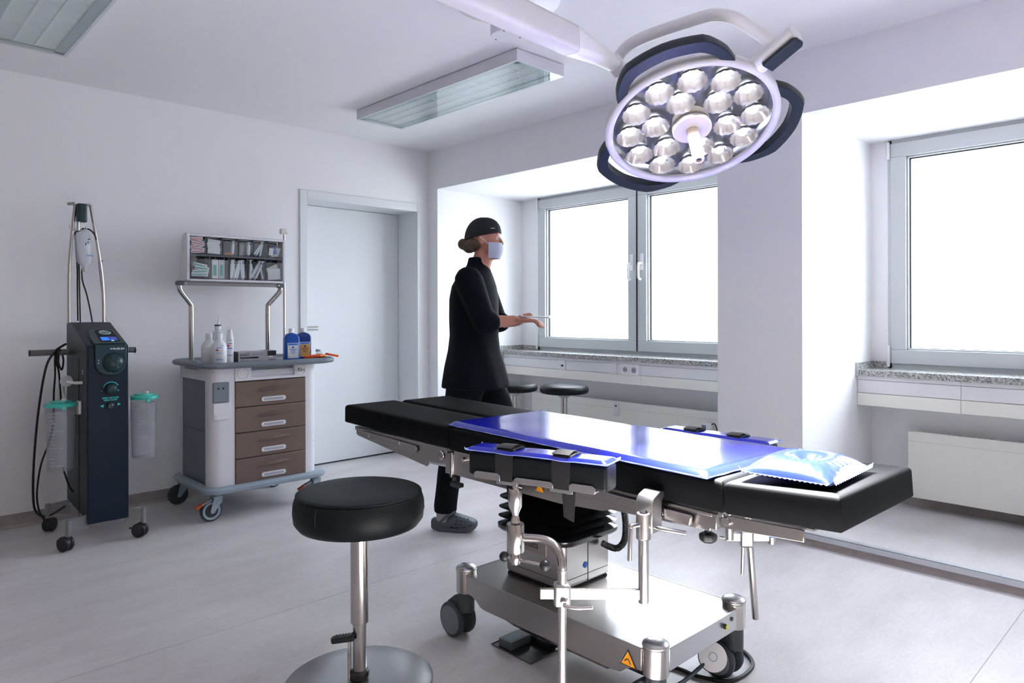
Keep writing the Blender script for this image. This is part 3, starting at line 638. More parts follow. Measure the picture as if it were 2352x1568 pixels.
# ================================================================== arm boards
def arm_board(label, near):
    root = thing('arm_board', label, 'arm rest', (1.358, 1.227, 0) if near else (2.20, 1.13, 0))
    if near:
        a0 = Vector((1.402, 1.098, 0)); a1 = Vector((1.292, 1.493, 0))
    else:
        a0 = Vector((2.203, 1.062, 0)); a1 = Vector((2.208, 1.470, 0))
    d = (a1 - a0).normalized(); L = (a1 - a0).length; n = Vector((d.y, -d.x, 0)) if near else Vector((-d.y, d.x, 0))
    if near: n = -n                                       # near: outward (-x) side is -n
    out = Vector((-d.y, d.x, 0)); out = out if (out.x < 0) == near else -out
    M = Matrix(((d.x, out.x, 0, a0.x), (d.y, out.y, 0, a0.y), (0, 0, 1, 0), (0, 0, 0, 1)))   # x along, y outward
    zb = .741 if near else .690; zt = zb + .066; hw = .036
    c = B(); c.M = M
    rings = []
    for x, g in ((0, .006), (.006, 0), (L - .006, 0), (L, .006)):
        rings.append([(x, sy * (hw - g - q), z) for sy, q, z in ((-1, .006, zb), (-1, 0, zb + .006), (-1, 0, zt - .008), (-1, .008, zt), (1, .008, zt), (1, 0, zt - .008), (1, 0, zb + .006), (1, .006, zb))])
    c.loft(rings); c.obj('arm_cushion', BLACKL2, root, bevel=.003, smooth=50)
    # steel plate folded up along the outside, with slots for the straps
    b = B(); b.M = M; b.box(.03, -hw + .004, zb - .006, L - .03, hw + .002, zb - .001); b.obj('support_plate', SATIN, root, bevel=.001)
    seg = [(.028, .100, .014), (.145, .262, .010), (.305, L - .022, .014)]
    for x0, x1, h in seg:
        e = B(); e.M = M; e.prism([(x0, hw + .001, zb - .006), (x1, hw + .001, zb - .006), (x1, hw + .001, zb + h - .006), (x1 - .008, hw + .001, zb + h), (x0 + .008, hw + .001, zb + h), (x0, hw + .001, zb + h - .006)], (0, .003, 0)); e.obj('plate_flange', SATIN, root, bevel=.001)
    for q0, q1 in ((.09, .155), (.252, .316)): e = B(); e.M = M; e.box(q0, hw + .0012, zb - .014, q1, hw + .004, zb - .005); e.obj('strap_slot', SATIN, root, bevel=.001)
    # straps
    for i, xs in enumerate((.098, .268)):
        s = B(); s.M = M; w_ = .052; t = .0035; o = hw + .0005; zt2 = zt + .014
        path = [(-o, zb - .004), (-o - .002, zt - .006), (-o + .006, zt2), (0, zt2 + .002), (o - .006, zt2), (o + .0025, zt - .004), (o + .0025, zb - .006), (o - .01, zb - .010)]
        for off in (0,):
            pts = []
            for k, (y, z) in enumerate(path):
                pts.append((y, z))
            rg = [[(xs, y, z), (xs + w_, y, z)] for y, z in pts]
            inn = [[(xs, y * .93, z - t * (1 if 1 < k < 6 else 0)), (xs + w_, y * .93, z - t * (1 if 1 < k < 6 else 0))] for k, (y, z) in enumerate(pts)]
            vs = [p for r in rg for p in r] + [p for r in inn for p in r]; m = len(rg); fs = []
            for k in range(m - 1):
                a = 2 * k; fs += [(a, a + 1, a + 3, a + 2), (2 * m + a, 2 * m + a + 2, 2 * m + a + 3, 2 * m + a + 1), (a, a + 2, 2 * m + a + 2, 2 * m + a), (a + 1, 2 * m + a + 1, 2 * m + a + 3, a + 3)]
            fs += [(0, 2 * m, 2 * m + 1, 1), (2 * m - 2, 2 * m - 1, 4 * m - 1, 4 * m - 2)]
            s.add(vs, fs)
        so = s.obj('strap', STRAP, root, smooth=50)
        f = B(); f.M = M                                   # folded free end on top
        f.grid(lambda u, v: (xs + w_ * u + .004, -o + .004 + v * .066, zt2 + .003 + .006 * math.sin(PI * v) * (1 - .4 * u)), 4, 10)
        f.grid(lambda u, v: (xs + w_ * u + .004, -o + .004 + v * .066, zt2 + .001 + .004 * math.sin(PI * v) * (1 - .4 * u)), 4, 10); f.obj('strap_end', STRAP, so, smooth=60)
        h = B(); h.M = M; h.prism([(xs + .002, -hw + .030, zb - .005), (xs + .044, -hw + .030, zb - .005), (xs + .034, -hw + .038, zb - .085 + .02 * i), (xs + .006, -hw + .038, zb - .095 + .02 * i)], (0, .003, 0)); h.obj('hanging_strap', STRAP, so, smooth=0)
    if near:
        cy = Vector((1.302, 1.342, 0)); J = [(1.311, 1.333, .588), (1.342, 1.290, .588), (1.354, 1.262, .583), (1.3580, 1.240, .566), (1.3585, 1.229, .535)]; rod = Vector((1.3585, 1.227, 0)); zlow = .215; barA = Vector((1.318, 1.268, .459)); barB = Vector((1.506, 1.077, .459)); post = Vector((1.507, 1.077, 0)); rail = 1.572
    else:
        cy = Vector((2.215, 1.25, 0)); J = [(2.212, 1.238, .56), (2.208, 1.205, .56), (2.198, 1.170, .556), (2.188, 1.152, .54), (2.184, 1.148, .51)]; rod = Vector((2.183, 1.148, 0)); zlow = .165; barA = Vector((2.245, 1.088, .440)); barB = Vector((2.135, 1.196, .440)); post = Vector((2.145, 1.187, 0)); rail = 2.135
    sl = Vector((0, 0, 0)) if near else Vector((.022, -.022, 0))
    cz_ = 0.0 if near else -.05; cy = cy + V(0, 0, cz_)
    B().lathe([(.006, zb - .006 - cz_), (.0085, zb - .007 - cz_), (.0085, .722), (.017, .720), (.018, .715), (.018, .672), (.010, .655), (.0085, .648), (.011, .640), (.013, .630)], cy, (0, 0, 1), 24).obj('ball_joint', CHROME, root, smooth=50)
    B().lathe([(.018, .627), (.022, .627), (.0235, .624), (.0235, .554), (.022, .551), (.013, .550), (.012, .545), (.013, .543), (.013, .520), (.011, .518)], cy, (0, 0, 1), 28).obj('joint_cylinder', STEELV, root, smooth=50)
    k = B(); dk = Vector((.02, -.083, 0)).normalized() if near else Vector((.05, .07, 0)).normalized(); p0 = cy + V(0, 0, .532)
    k.cyl(p0 - dk * .03, p0 + dk * .085, .0042, n=10); k.obj('clamp_bar', CHROME, root)
    for q, r in ((-.036, .0135), (.09, .0145)): B().ball(p0 + dk * q, r).obj('ball_knob', BLKP, root)
    B().tube(J + [(rod.x, rod.y, .50), (rod.x + sl.x * .2, rod.y + sl.y * .2, .46)], .0115, n=16).obj('bent_tube', STEELV, root)
    B().cyl((rod.x, rod.y, .512), (rod.x, rod.y, .519), .0128, n=20).obj('tube_collar', STEELV, root)
    B().cyl(rod + sl * .2 + V(0, 0, .50), rod + sl + V(0, 0, zlow), .0112, n=20).obj('support_rod', STEELV, root, bevel=.003)
    db = (barB - barA).normalized(); nb = Vector((-db.y, db.x, 0))
    bb = B(); bb.M = Matrix(((db.x, nb.x, 0, barA.x), (db.y, nb.y, 0, barA.y), (0, 0, 1, barA.z), (0, 0, 0, 1))); Lb = (barB - barA).length
    bb.box(0, -.006, -.016, Lb, .006, .012); bb.obj('cross_bar', STEEL, root, bevel=.002)
    kb = B(); kb.M = bb.M; xr = (Vector((rod.x, rod.y, 0)) - Vector((barA.x, barA.y, 0))).dot(db); kb.box(xr - .022, -.016, -.034, xr + .022, .020, .026); kb.obj('clamp_block', SATIN, root, bevel=.008, seg=3)
    kl = B(); kl.M = bb.M; kl.cyl((xr + .002, -.016, -.016), (xr + .002, -.030, -.018), .008, n=14); kl.tube([(xr + .002, -.030, -.020), (xr + .03, -.040, -.022), (xr + .075, -.046, -.018)], .0055, n=10); kl.obj('clamp_lever', CHROME, root)
    if near:
        B().cyl(post + V(0, 0, .435), post + V(0, 0, .66), .0135, n=24).obj('hanger_post', STEELV, root, bevel=.002)
        B().cyl(post + V(0, 0, .600), post + V(0, 0, .668), .019, n=28).obj('post_sleeve', STEEL, root, bevel=.003)
        B().lathe([(.009, .668), (.011, .670), (.009, .675), (.0001, .676)], post, (0, 0, 1), 16).obj('sleeve_bolt', CHROME, root)
        ck = B(); ck.prism([(1.520, 1.06, .612), (1.520, 1.06, .690), (1.530, 1.06, .706), (1.556, 1.06, .716), (1.578, 1.06, .716), (1.578, 1.06, .700), (1.566, 1.06, .690), (1.566, 1.06, .612)], (0, .052, 0)); cko = ck.obj('rail_clamp', SATIN, root, bevel=.003)
        t = B(); text_into(t, 'medifa', .0155, frameM((1.5235, 1.1085, .6945), (0, -1, 0), (.50, 0, .80)), .0003); t.obj('lettering', DPRINT, cko, smooth=0)
        B().tube([(1.50, 1.078, .640), (1.470, 1.086, .640), (1.4665, 1.087, .636)], .007, n=12).obj('lever_pin', CHROME, root)
        B().tube([(1.4665, 1.088, .640), (1.4645, 1.0885, .60), (1.463, 1.089, .552)], .006, n=10).obj('lever_handle', CHROME, root)
        B().tube([(1.525, 1.055, .632), (1.530, 1.03, .630), (1.560, 0.985, .624)], .006, n=10).obj('clamp_handle', CHROME, root)
    else:
        B().cyl((2.245, 1.088, .415), (2.245, 1.088, .452), .013, n=20).obj('bar_end', STEELV, root, bevel=.002)
        B().cyl(post + V(0, 0, .43), post + V(0, 0, .66), .0135, n=24).obj('hanger_post', STEELV, root)
        B().box(2.132, 1.165, .62, 2.158, 1.21, .685).obj('rail_clamp', SATIN, root, bevel=.004)
        B().cyl((2.174, 1.154, .41), (2.172, 1.156, .315), .006, n=10).obj('lever_handle', CHROME, root)
        f = B(); f.ball((2.245, 1.086, .446), (.019, .016, .010), 10, 6); f.obj('blue_tape', mat('blue_tape', (.01, .17, .62), .3), root)
    # gel pad strapped on top
    Mg = M @ Matrix.Translation((L / 2, 0, 0))
    return Mg, L, zt, hw
for near in (True, False):
    Mg, L, zt, hw = arm_board('black strapped arm board hanging on the near side of the operating table' if near else 'black strapped arm board on the window side of the operating table', near)
    pad('gel_pad', Mg, L / 2 + .002, hw + .003, zt + .001, lambda a, c: .003 + .008 * math.sqrt(edge(a, .08)) * math.sqrt(edge(c, .25)) - .0025 * math.exp(-((a + .42) / .14) ** 2) - .0025 * math.exp(-((a - .36) / .14) ** 2), 50, 16, 'narrow blue gel pad strapped on the near arm board' if near else 'narrow blue gel pad strapped on the arm board at the window side', 'gel pad', .005, lambda a, c: .006 * max(0, abs(a * c) - .94) / .06)

# ================================================================== stools
def stool(loc, label, big, group=None):
    t = thing('stool', label, 'stool', (0, 0, 0), group)
    if big:
        B().lathe([(.0001, .508), (.17, .508), (.190, .512), (.2035, .530), (.2070, .560), (.2050, .588), (.199, .607), (.1945, .6125)], n=56).obj('seat_side', BLACKL2, t, smooth=60)
        B().lathe([(.1945, .6125), (.196, .6145), (.1935, .617), (.184, .6195), (.12, .6215), (.0001, .622)], n=56).obj('seat_top', BLACKL2, t, smooth=60)
        B().lathe([(.1962, .6110), (.1985, .6135), (.1962, .6158), (.1945, .6135)], n=56).obj('seat_piping', BLACKL2, t, smooth=60)
        for k in range(3):
            a = R_(200 + 120 * k); B().tube([(.2072 * math.cos(a), .2072 * math.sin(a), .556), (.2056 * math.cos(a), .2056 * math.sin(a), .588), (.199 * math.cos(a), .199 * math.sin(a), .607)], .0008, n=6).obj('side_seam', BLKP, t)
        B().cyl((0, 0, .195), (0, 0, .510), .0285, n=36).obj('outer_tube', STEELV, t, bevel=.0015)
        B().cyl((0, 0, .0), (0, 0, .20), .0215, n=36).obj('inner_tube', STEELV, t)
        B().lathe([(.0215, .018), (.029, .018), (.031, .024), (.031, .036), (.027, .042), (.0215, .044)], n=32).obj('base_collar', BLKP, t)
        B().lathe([(.0001, 0), (.232, 0), (.2345, .002), (.2345, .008), (.230, .0105), (.10, .0165), (.0001, .018)], n=72).obj('base_disc', SATIN, t, smooth=50)
        f = Vector((-.030, .012, 0))
        B().cyl(f + V(0, 0, .015), f + V(0, 0, .145), .006, n=12).obj('pedal_stem', CHROME, t)
        p = B(); p.M = Matrix.Translation((-.046, .020, .150)) @ Matrix.Rotation(R_(-44), 4, 'Z') @ Matrix.Rotation(R_(-8), 4, 'Y')
        p.prism([(-.040, -.008, -.008), (-.034, -.016, -.008), (.035, -.017, -.008), (.035, .017, -.008), (-.034, .016, -.008), (-.040, .008, -.008)], (0, 0, .016)); po = p.obj('foot_pedal', BLKP, t, bevel=.003)
        for k in range(6):
            q = B(); q.M = p.M; q.box(-.026 + k * .010, -.013, .008, -.022 + k * .010, .013, .0105); q.obj('pedal_rib', BLKP, po, smooth=0)
    else:
        g = -.078
        B().lathe([(.0001, .598 + g), (.155, .598 + g), (.176, .603 + g), (.1845, .618 + g), (.1845, .632 + g), (.176, .650 + g), (.156, .658 + g), (.08, .662 + g), (.0001, .663 + g)], n=48).obj('seat', BLACKL2, t, smooth=60)
        B().lathe([(.064, .598 + g), (.062, .592 + g), (.036, .570 + g), (.030, .566 + g)], n=28).obj('seat_bracket', SATIN, t)
        B().cyl((0, 0, .10), (0, 0, .572 + g), .0245, n=28).obj('column', STEELV, t)
        hb_ = B().cyl((0, 0, .075), (0, 0, .12), .035, n=24).obj('hub', BLKP, t)
        for k in range(5):
            a = R_(72 * k + 20); d = Vector((math.cos(a), math.sin(a), 0))
            B().tube([d * .03 + V(0, 0, .10), d * .11 + V(0, 0, .085), d * .165 + V(0, 0, .07)], .014, n=10).obj('leg', SATIN, t)
            c = d * .165; n_ = Vector((-d.y, d.x, 0))
            B().cyl(c + V(0, 0, .025) - n_ * .018, c + V(0, 0, .025) + n_ * .018, .025, n=18).obj('caster', BLKP, t, bevel=.004)
            B().cyl(c + V(0, 0, .04), c + V(0, 0, .075), .007, n=8).obj('caster_stem', SATIN, t)
    t.location = loc; return t
stool((1.211, 1.968, 0), 'large black round stool on a steel disc base in the foreground', True)
stool((3.957, 3.548, PZ), 'small black stool in front of the radiator, fully in view', False)
stool((3.790, 3.920, PZ), 'small black stool half hidden behind the person in black', False)

# ================================================================== surgical lamp
LN = Vector((-.28950, -.36863, -.88334)); LE1 = Vector((-.78646, .61764, 0)); LE2 = Vector((.54559, .69472, -.46872)); LC = Vector((1.79854, 1.11440, 1.73186))
LM = Matrix(((LE1.x, LE2.x, LN.x, LC.x), (LE1.y, LE2.y, LN.y, LC.y), (LE1.z, LE2.z, LN.z, LC.z), (0, 0, 0, 1)))   # z = light direction
lamp = thing('surgical_lamp', 'ceiling mounted round surgical lamp with glowing reflectors and dark grips', 'surgical lamp', (2.043, 2.152, ZC))
def LB(): b = B(); b.M = LM; return b
LB().lathe([(.0001, -.085), (.12, -.082), (.19, -.066), (.235, -.038), (.247, -.012), (.245, .000), (.228, .006)], n=72, cap=False).obj('housing', mat('lamp_housing', (.70, .69, .74), .32), lamp, smooth=60)
LB().lathe([(.2475, -.014), (.252, -.006), (.252, .006), (.246, .0145), (.238, .0155), (.231, .010), (.229, .004), (.229, -.002)], n=72, cap=False).obj('rim_ring', mat('lamp_ring', (.58, .58, .60), .28), lamp, smooth=60)
LB().lathe([(.0001, -.028), (.222, -.028), (.230, -.004)], n=72, cap=False).obj('inner_dish', mat('lamp_dish', (.15, .16, .185), .30, metal=.6), lamp, smooth=40)
LEDM = mat('led_emitter', (1.0, .97, .95), .5, emit=80.0)
REFL = mat('reflector_bowl', (.74, .74, .79), .17, metal=1.0)
sp = bpy.data.lights.new('lamp_emitter', 'SPOT'); sp.energy = LAMP_W; sp.color = (1.0, .965, .94); sp.spot_size = R_(50); sp.spot_blend = 1.0; sp.shadow_soft_size = .012
led0 = None
for ring, n, ph in ((.1776, 12, 167.13), (.1059, 6, 184.26)):
    for k in range(n):
        a = R_(ph + 360.0 / n * k); cx_, cy_ = ring * math.cos(a), ring * math.sin(a)
        if led0 is None:
            b = B(); nn_ = 28; prof = [(.0105, -.027), (.016, -.0255), (.021, -.0225), (.0265, -.018), (.031, -.0125), (.035, -.006), (.0385, .000), (.0410, .006)]
            rg = []
            for r, h in prof: rg.append([(r * (1 + .035 * (1 if i % 2 else -1) * (h + .03) / .035) * math.cos(2 * PI * i / nn_), r * (1 + .035 * (1 if i % 2 else -1) * (h + .03) / .035) * math.sin(2 * PI * i / nn_), h) for i in range(nn_)])
            b.loft(rg, False); me1 = b.mesh('reflector', REFL, smooth=60)
            b2 = B(); b2.lathe([(.0150, -.0265), (.0145, -.016), (.010, -.009), (.0001, -.007)], n=18); me2 = b2.mesh('led', LEDM, smooth=60)
        for me, nm in ((me1, 'reflector'), (me2, 'led')):
            o = bpy.data.objects.new(nm, me); COL.objects.link(o); o.parent = lamp
            o.matrix_local = Matrix.Translation(-Vector(lamp.location)) @ LM @ Matrix.Translation((cx_, cy_, 0))
        so = bpy.data.objects.new('lamp_emitter', sp); COL.objects.link(so); so.parent = lamp
        so.matrix_local = Matrix.Translation(-Vector(lamp.location)) @ LM @ Matrix.Translation((cx_, cy_, .008)) @ Matrix.Rotation(PI, 4, 'X')
LB().box(-.001, -.001, -.03, .001, .001, -.028).obj('dish_centre', DPRINT, lamp)
LB().lathe([(.0001, -.028), (.050, -.028), (.052, -.012), (.0545, -.010), (.0545, -.004), (.0505, -.0025)], n=48, cap=False).obj('hub', mat('hub_beige', (.62, .57, .52), .35), lamp, smooth=50)
LB().lathe([(.0505, -.0025), (.0505, .003), (.0555, .0045)], n=48, cap=False).obj('hub_chrome_ring', CHROME, lamp, smooth=40)
LB().lathe([(.0555, .0045), (.0565, .008), (.0560, .018), (.054, .020), (.0001, .020)], n=48).obj('hub_plate', mat('hub_plate', (.60, .56, .54), .42), lamp, smooth=40)
hn = LB().lathe([(.0175, .018), (.0170, .060), (.0160, .110), (.0158, .128), (.0145, .131), (.0085, .131), (.0080, .124), (.0001, .124)], n=28).obj('sterile_handle', mat('handle_beige', (.78, .66, .52), .4), lamp, smooth=50)
LB().lathe([(.0001, .1245), (.0078, .1250)], n=18).obj('handle_socket', DPRINT, hn)
GRIP = mat('grip_navy', (.012, .018, .025), .4, spec=.25)
for ca in (-59, 61, 181):
    pts = [(-40, .2500), (-33, .276), (-22.5, .306), (-19, .313), (0, .3165), (19, .313), (22.5, .306), (33, .276), (40, .2500)]
    inn = [(-30, .2505), (-25, .266), (-19.5, .276), (-17, .279), (0, .283), (17, .279), (19.5, .276), (25, .266), (30, .2505)]
    def pol(a, r, z): return (r * math.cos(R_(ca + a)), r * math.sin(R_(ca + a)), z)
    def fine(q):
        o = []
        for (a0, r0), (a1, r1) in zip(q[:-1], q[1:]):
            for k in range(4): o.append((a0 + (a1 - a0) * k / 4, r0 + (r1 - r0) * k / 4))
        return o + [q[-1]]
    po, pi_ = fine(pts), fine(inn); g = LB(); rings = []
    for (a0, r0), (a1, r1) in zip(po, pi_): rings.append([pol(a0, r0, -.020), pol(a0, r0 + .003, -.006), pol(a0, r0, .008), pol(a1, r1, .010), pol(a1, r1, -.020)])
    g.loft(rings); g.obj('grip', GRIP, lamp, bevel=.002, smooth=30)
g = LB(); g.M = LM @ Matrix.Rotation(R_(-95), 4, 'Z'); g.box(.2478, -.022, -.016, .2500, .022, .004); g.obj('type_label', mat('label_silver', (.42, .44, .46), .4), lamp, smooth=0)
# yoke and bent neck
ya = R_(-118.0)
yd = (LE1 * math.cos(ya) + LE2 * math.sin(ya)).normalized()
p_in = LC + yd * .235 - LN * .012; p_out = LC + yd * .368 - LN * .012
B().cyl(p_in, p_out, .0255, n=28).obj('yoke_cylinder', LAMPW, lamp, bevel=.003)
gq = B(); wv = yd.cross(LN).normalized(); gq.M = Matrix(((yd.x, wv.x, LN.x, LC.x), (yd.y, wv.y, LN.y, LC.y), (yd.z, wv.z, LN.z, LC.z), (0, 0, 0, 1)))
gq.prism([(.268, -.020, .010), (.268, .020, .010), (.364, .020, .010), (.372, .012, .010), (.372, -.012, .010), (.364, -.020, .010)], (0, 0, .012)); gq.obj('yoke_cover', GRIP, lamp, bevel=.003)
neck = [(1.640, 1.268, 1.912), (1.6445, 1.252, 1.935), (1.650, 1.226, 1.956), (1.661, 1.178, 1.970), (1.688, 1.083, 1.984), (1.704, 1.020, 1.990), (1.714, .982, 1.988), (1.727, .936, 1.968), (1.757, .893, 1.930)]
ye = LC + yd * .318 - LN * .012
B().tube(neck + [(ye.x, ye.y, ye.z)], .0172, n=20).obj('neck_tube', LAMPW, lamp)
B().cyl((1.616, 1.265, 1.921), (1.655, 1.256, 1.886), .0245, n=28).obj('neck_joint', LAMPW, lamp, bevel=.003)
# spring arm
A0 = Vector((1.628, 1.262, 1.908)); A1 = Vector((1.555, 1.262, 1.915)); A2 = Vector((1.430, 1.258, 1.921)); A3 = Vector((.70, 1.145, 1.882))
ad = (A3 - A2).normalized(); sd = Vector((ad.y, -ad.x, 0)).normalized(); ud = sd.cross(ad); ud = ud if ud.z > 0 else -ud
def sect(p, w_, h, r):
    o = []
    for k, (sx, sy) in enumerate(((1, 1), (-1, 1), (-1, -1), (1, -1))):
        for i in range(4):
            a = PI / 2 * k + PI / 2 * i / 3; o.append(p + sd * (sx * (w_ - r) + r * math.cos(a)) + ud * (sy * (h - r) + r * math.sin(a)))
    return o
B().loft([sect(A2, .029, .037, .012), sect(A3, .029, .037, .012)]).obj('spring_arm', mat('arm_grey', (.56, .55, .56), .35), lamp, smooth=40)
B().loft([sect(A2 - ad * .0015, .0293, .0373, .013), sect(A2 - ad * .030, .029, .036, .016), sect(A1, .026, .027, .022), sect(A0 + ad * .02, .024, .024, .0239), sect(A0 - ad * .012, .024, .024, .0239)]).obj('arm_end_cap', LAMPW, lamp, smooth=50)
B().cyl(A3 + V(0, 0, -.06), A3 + V(0, 0, .42), .045, n=28).obj('pivot_post', LAMPW, lamp, bevel=.006)
cp = Vector((2.043, 2.152, 0))
h = B(); d_ = (Vector((A3.x, A3.y, 0)) - cp).normalized(); sd = Vector((d_.y, -d_.x, 0)); ud = Vector((0, 0, 1)); zz_ = 2.435 - .02
h.loft([sect(cp + V(0, 0, zz_), .04, .035, .012), sect(Vector((A3.x, A3.y, zz_ - .06)), .04, .035, .012)]); h.obj('extension_arm', LAMPW, lamp, smooth=40)
B().cyl(cp + V(0, 0, 2.352), cp + V(0, 0, 2.50), .069, n=40).obj('central_column', LAMPW, lamp, bevel=.004)
for a in (100, 215, 330): B().cyl(cp + V(.058 * math.cos(R_(a)), .058 * math.sin(R_(a)), 2.3535), cp + V(.058 * math.cos(R_(a)), .058 * math.sin(R_(a)), 2.3505), .0035, n=10).obj('screw', DPRINT, lamp)
B().lathe([(.0001, 2.488), (.215, 2.488), (.225, 2.494), (.228, ZC)], cp, (0, 0, 1), 56).obj('ceiling_canopy', LAMPW, lamp, smooth=40)

# ================================================================== equipment trolley
tx0, tx1, ty0, ty1 = 1.528, 2.195, 4.055, 4.560
tr = thing('equipment_trolley', 'white trolley with four taupe drawers and a bin cabinet against the wall', 'trolley', (1.86, 4.31, 0))
def rr2(x0, y0, x1, y1, r, z, n=6): return rrect((x0 + x1) / 2, (y0 + y1) / 2, (x1 - x0) / 2, (y1 - y0) / 2, r, z, n)
b = B(); b.loft([rr2(1.496, 4.000, 2.245, 4.62, .085, .162), rr2(1.490, 3.994, 2.251, 4.626, .09, .172), rr2(1.490, 3.994, 2.251, 4.626, .09, .184), rr2(1.500, 4.004, 2.241, 4.616, .08, .192)]); b.obj('base_plate', TROB, tr, smooth=50)
# body: two rounded columns on each side, drawers between, grey side panels
def column(x0, x1, y0, y1, cx_, cy_):
    r = .055; o = []
    return None
for s in (-1, 1):
    xo = tx0 if s < 0 else tx1; xi = 1.668 if s < 0 else 2.112
    for fy in (0, 1):
        y_in = ty0 + .075 if fy == 0 else ty1 - .04; y_out = ty0 if fy == 0 else ty1
        pts = [(xi, y_out), (xi, y_in), (xo, y_in)]
        n = 8; r = .060 if fy == 0 else .03; cxr = xo - s * r; cyr = y_out + (r if fy == 0 else -r); arc = []
        for i in range(n + 1):
            a = PI / 2 * i / n; arc.append((cxr + s * r * math.cos(a), cyr + (-r if fy == 0 else r) * math.sin(a)))
        poly = pts + arc
        b = B(); b.prism([(x, y, .190) for x, y in poly], (0, 0, .688)); b.obj('column', TROW, tr, smooth=30)
    xa = xo - s * .014
    for z0, z1 in ((.200, .498), (.502, .795)):
        b = B(); b.box(min(xa, xa + s * .004), ty0 + .075, z0, max(xa, xa + s * .004), ty1 - .04, z1); b.obj('side_panel', SMOKE, tr, smooth=0)
    b = B(); b.box(min(xa - s * .02, xo), ty0 + .072, .795, max(xa - s * .02, xo), ty1 - .03, .876); b.obj('side_header', TROW, tr, bevel=.004)
    b = B(); b.box(min(xo, xo + s * .012), ty0 + .19, .842, max(xo, xo + s * .012), ty1 - .13, .858); b.obj('side_grip', TROW, tr, bevel=.006)
B().box(1.60, 4.08, .19, 2.15, 4.545, .874).obj('carcass', TROG, tr, smooth=0)
# top panel with lock and recess
tp = B(); tp.box(1.669, 4.050, .790, 1.764, 4.10, .880); tp.box(2.038, 4.050, .790, 2.111, 4.10, .880); tp.box(1.764, 4.050, .790, 2.038, 4.10, .805); tp.box(1.764, 4.050, .866, 2.038, 4.10, .880); tpo = tp.obj('top_fascia', TROW, tr, smooth=0)
B().prism([(1.764, 4.056, .805), (1.764, 4.10, .805), (1.764, 4.10, .866), (1.764, 4.084, .866), (1.764, 4.079, .84), (1.764, 4.07, .815)], (.274, 0, 0)).obj('recess', TROW, tpo, smooth=0)
B().lathe([(.034, -.001), (.034, .0022), (.031, .0028), (.0285, -.001)], (1.716, 4.050, .833), (0, -1, 0), 28, cap=False).obj('round_boss', TROW, tpo)
B().lathe([(.034, -.001), (.034, .0026), (.031, .0032), (.0285, -.001)], (2.077, 4.050, .835), (0, -1, 0), 28, cap=False).obj('lock_boss', TROW, tpo)
B().cyl((2.071, 4.051, .835), (2.071, 4.038, .835), .013, n=16).obj('lock', SATIN, tpo, bevel=.001)
B().cbox((2.085, 4.034, .834), (.030, .004, .010), rz=R_(-25)).obj('key', CHROME, tpo, bevel=.0015)
for i in range(4):
    z0 = .188 + i * .1497
    d = B(); d.box(1.670, 4.049, z0, 2.110, 4.09, z0 + .1465); do = d.obj('drawer', BROWN, tr, bevel=.004)
    # crescent grip
    g = B(); zc = z0 + .094
    top = []; n = 18; lo = []
    for k in range(n + 1):
        t = k / n; x = 1.785 + t * .240; hmp = math.sin(PI * t)
        top.append((x, 4.0495 - .024 * hmp, zc - .002 + .014 * t)); lo.append((x, 4.0495 - .020 * hmp, zc - .005 * hmp + .014 * t - .003)); 
    rings = [[(t_[0], 4.0495, t_[2] + .016 * math.sin(PI * k / n)), t_, l_, (l_[0], 4.0495, l_[2])] for k, (t_, l_) in enumerate(zip(top, lo))]
    g.loft(rings); g.obj('grip', BROWN, do, smooth=40)
    lb = B(); cap_ = [(1.837 + .014 * math.cos(q), z0 + .036 + .014 * math.sin(q)) for q in [PI / 2 + PI * k / 8 for k in range(9)]] + [(1.964 + .014 * math.cos(q), z0 + .036 + .014 * math.sin(q)) for q in [-PI / 2 + PI * k / 8 for k in range(9)]]
    lb.prism([(x, 4.0495, z) for x, z in cap_], (0, -.0050, 0)); lo_ = lb.obj('label_holder', mat('label_holder', (.72, .72, .76), .25), do, bevel=.0015)
    B().box(1.840, 4.0430, z0 + .029, 1.961, 4.0447, z0 + .043).obj('label_strip', mat('label_strip', (.40, .41, .45), .3, noise=.3, nscale=150), lo_, smooth=0)
# card holder on the left front column
c = B(); c.box(1.541, 4.046, .672, 1.634, 4.060, .790); ch_ = c.obj('cup_plate', TROG, tr, bevel=.012, seg=4)
for x in (1.570, 1.598): B().cyl((x, 4.0465, .755), (x, 4.0450, .755), .0055, n=12).obj('hole', DARK, ch_)
B().box(1.545, 4.0495, .575, 1.640, 4.056, .672).obj('card_flap', TROW, tr, bevel=.003)
B().box(1.548, 4.048, .576, 1.562, 4.0496, .606).obj('flap_notch', mat('recess_shadow', (.6, .6, .64), .4), tr, bevel=.003)
# worktop tray
b = B(); zt_ = .902
def wt(g, z, rf=.10): return rr2(1.478 + g, 3.985 + g, 2.315 - g, 4.615 - g, rf, z, 8)
b.loft([wt(.030, .868), wt(.006, .874), wt(.0, .886), wt(.004, .900), wt(.014, .905), wt(.024, .900), wt(.032, .886)]); b.obj('worktop', TROG, tr, smooth=50)
b = B(); b.loft([rr2(1.985, 4.10, 2.27, 4.50, .06, .886), rr2(1.985, 4.10, 2.27, 4.50, .06, .8885), rr2(1.992, 4.107, 2.263, 4.493, .055, .8895)]); b.obj('tray_insert', TROG, tr, smooth=50)
# right side accessories
B().box(2.195, 4.16, .765, 2.21, 4.24, .86).obj('side_clip', TROW, tr, bevel=.003)
B().lathe([(.0001, .33), (.035, .33), (.038, .335), (.038, .355), (.035, .355), (.034, .34), (.0001, .34)], (2.212, 4.20, 0), (0, 0, 1), 24).obj('bottle_ring', TROW, tr)
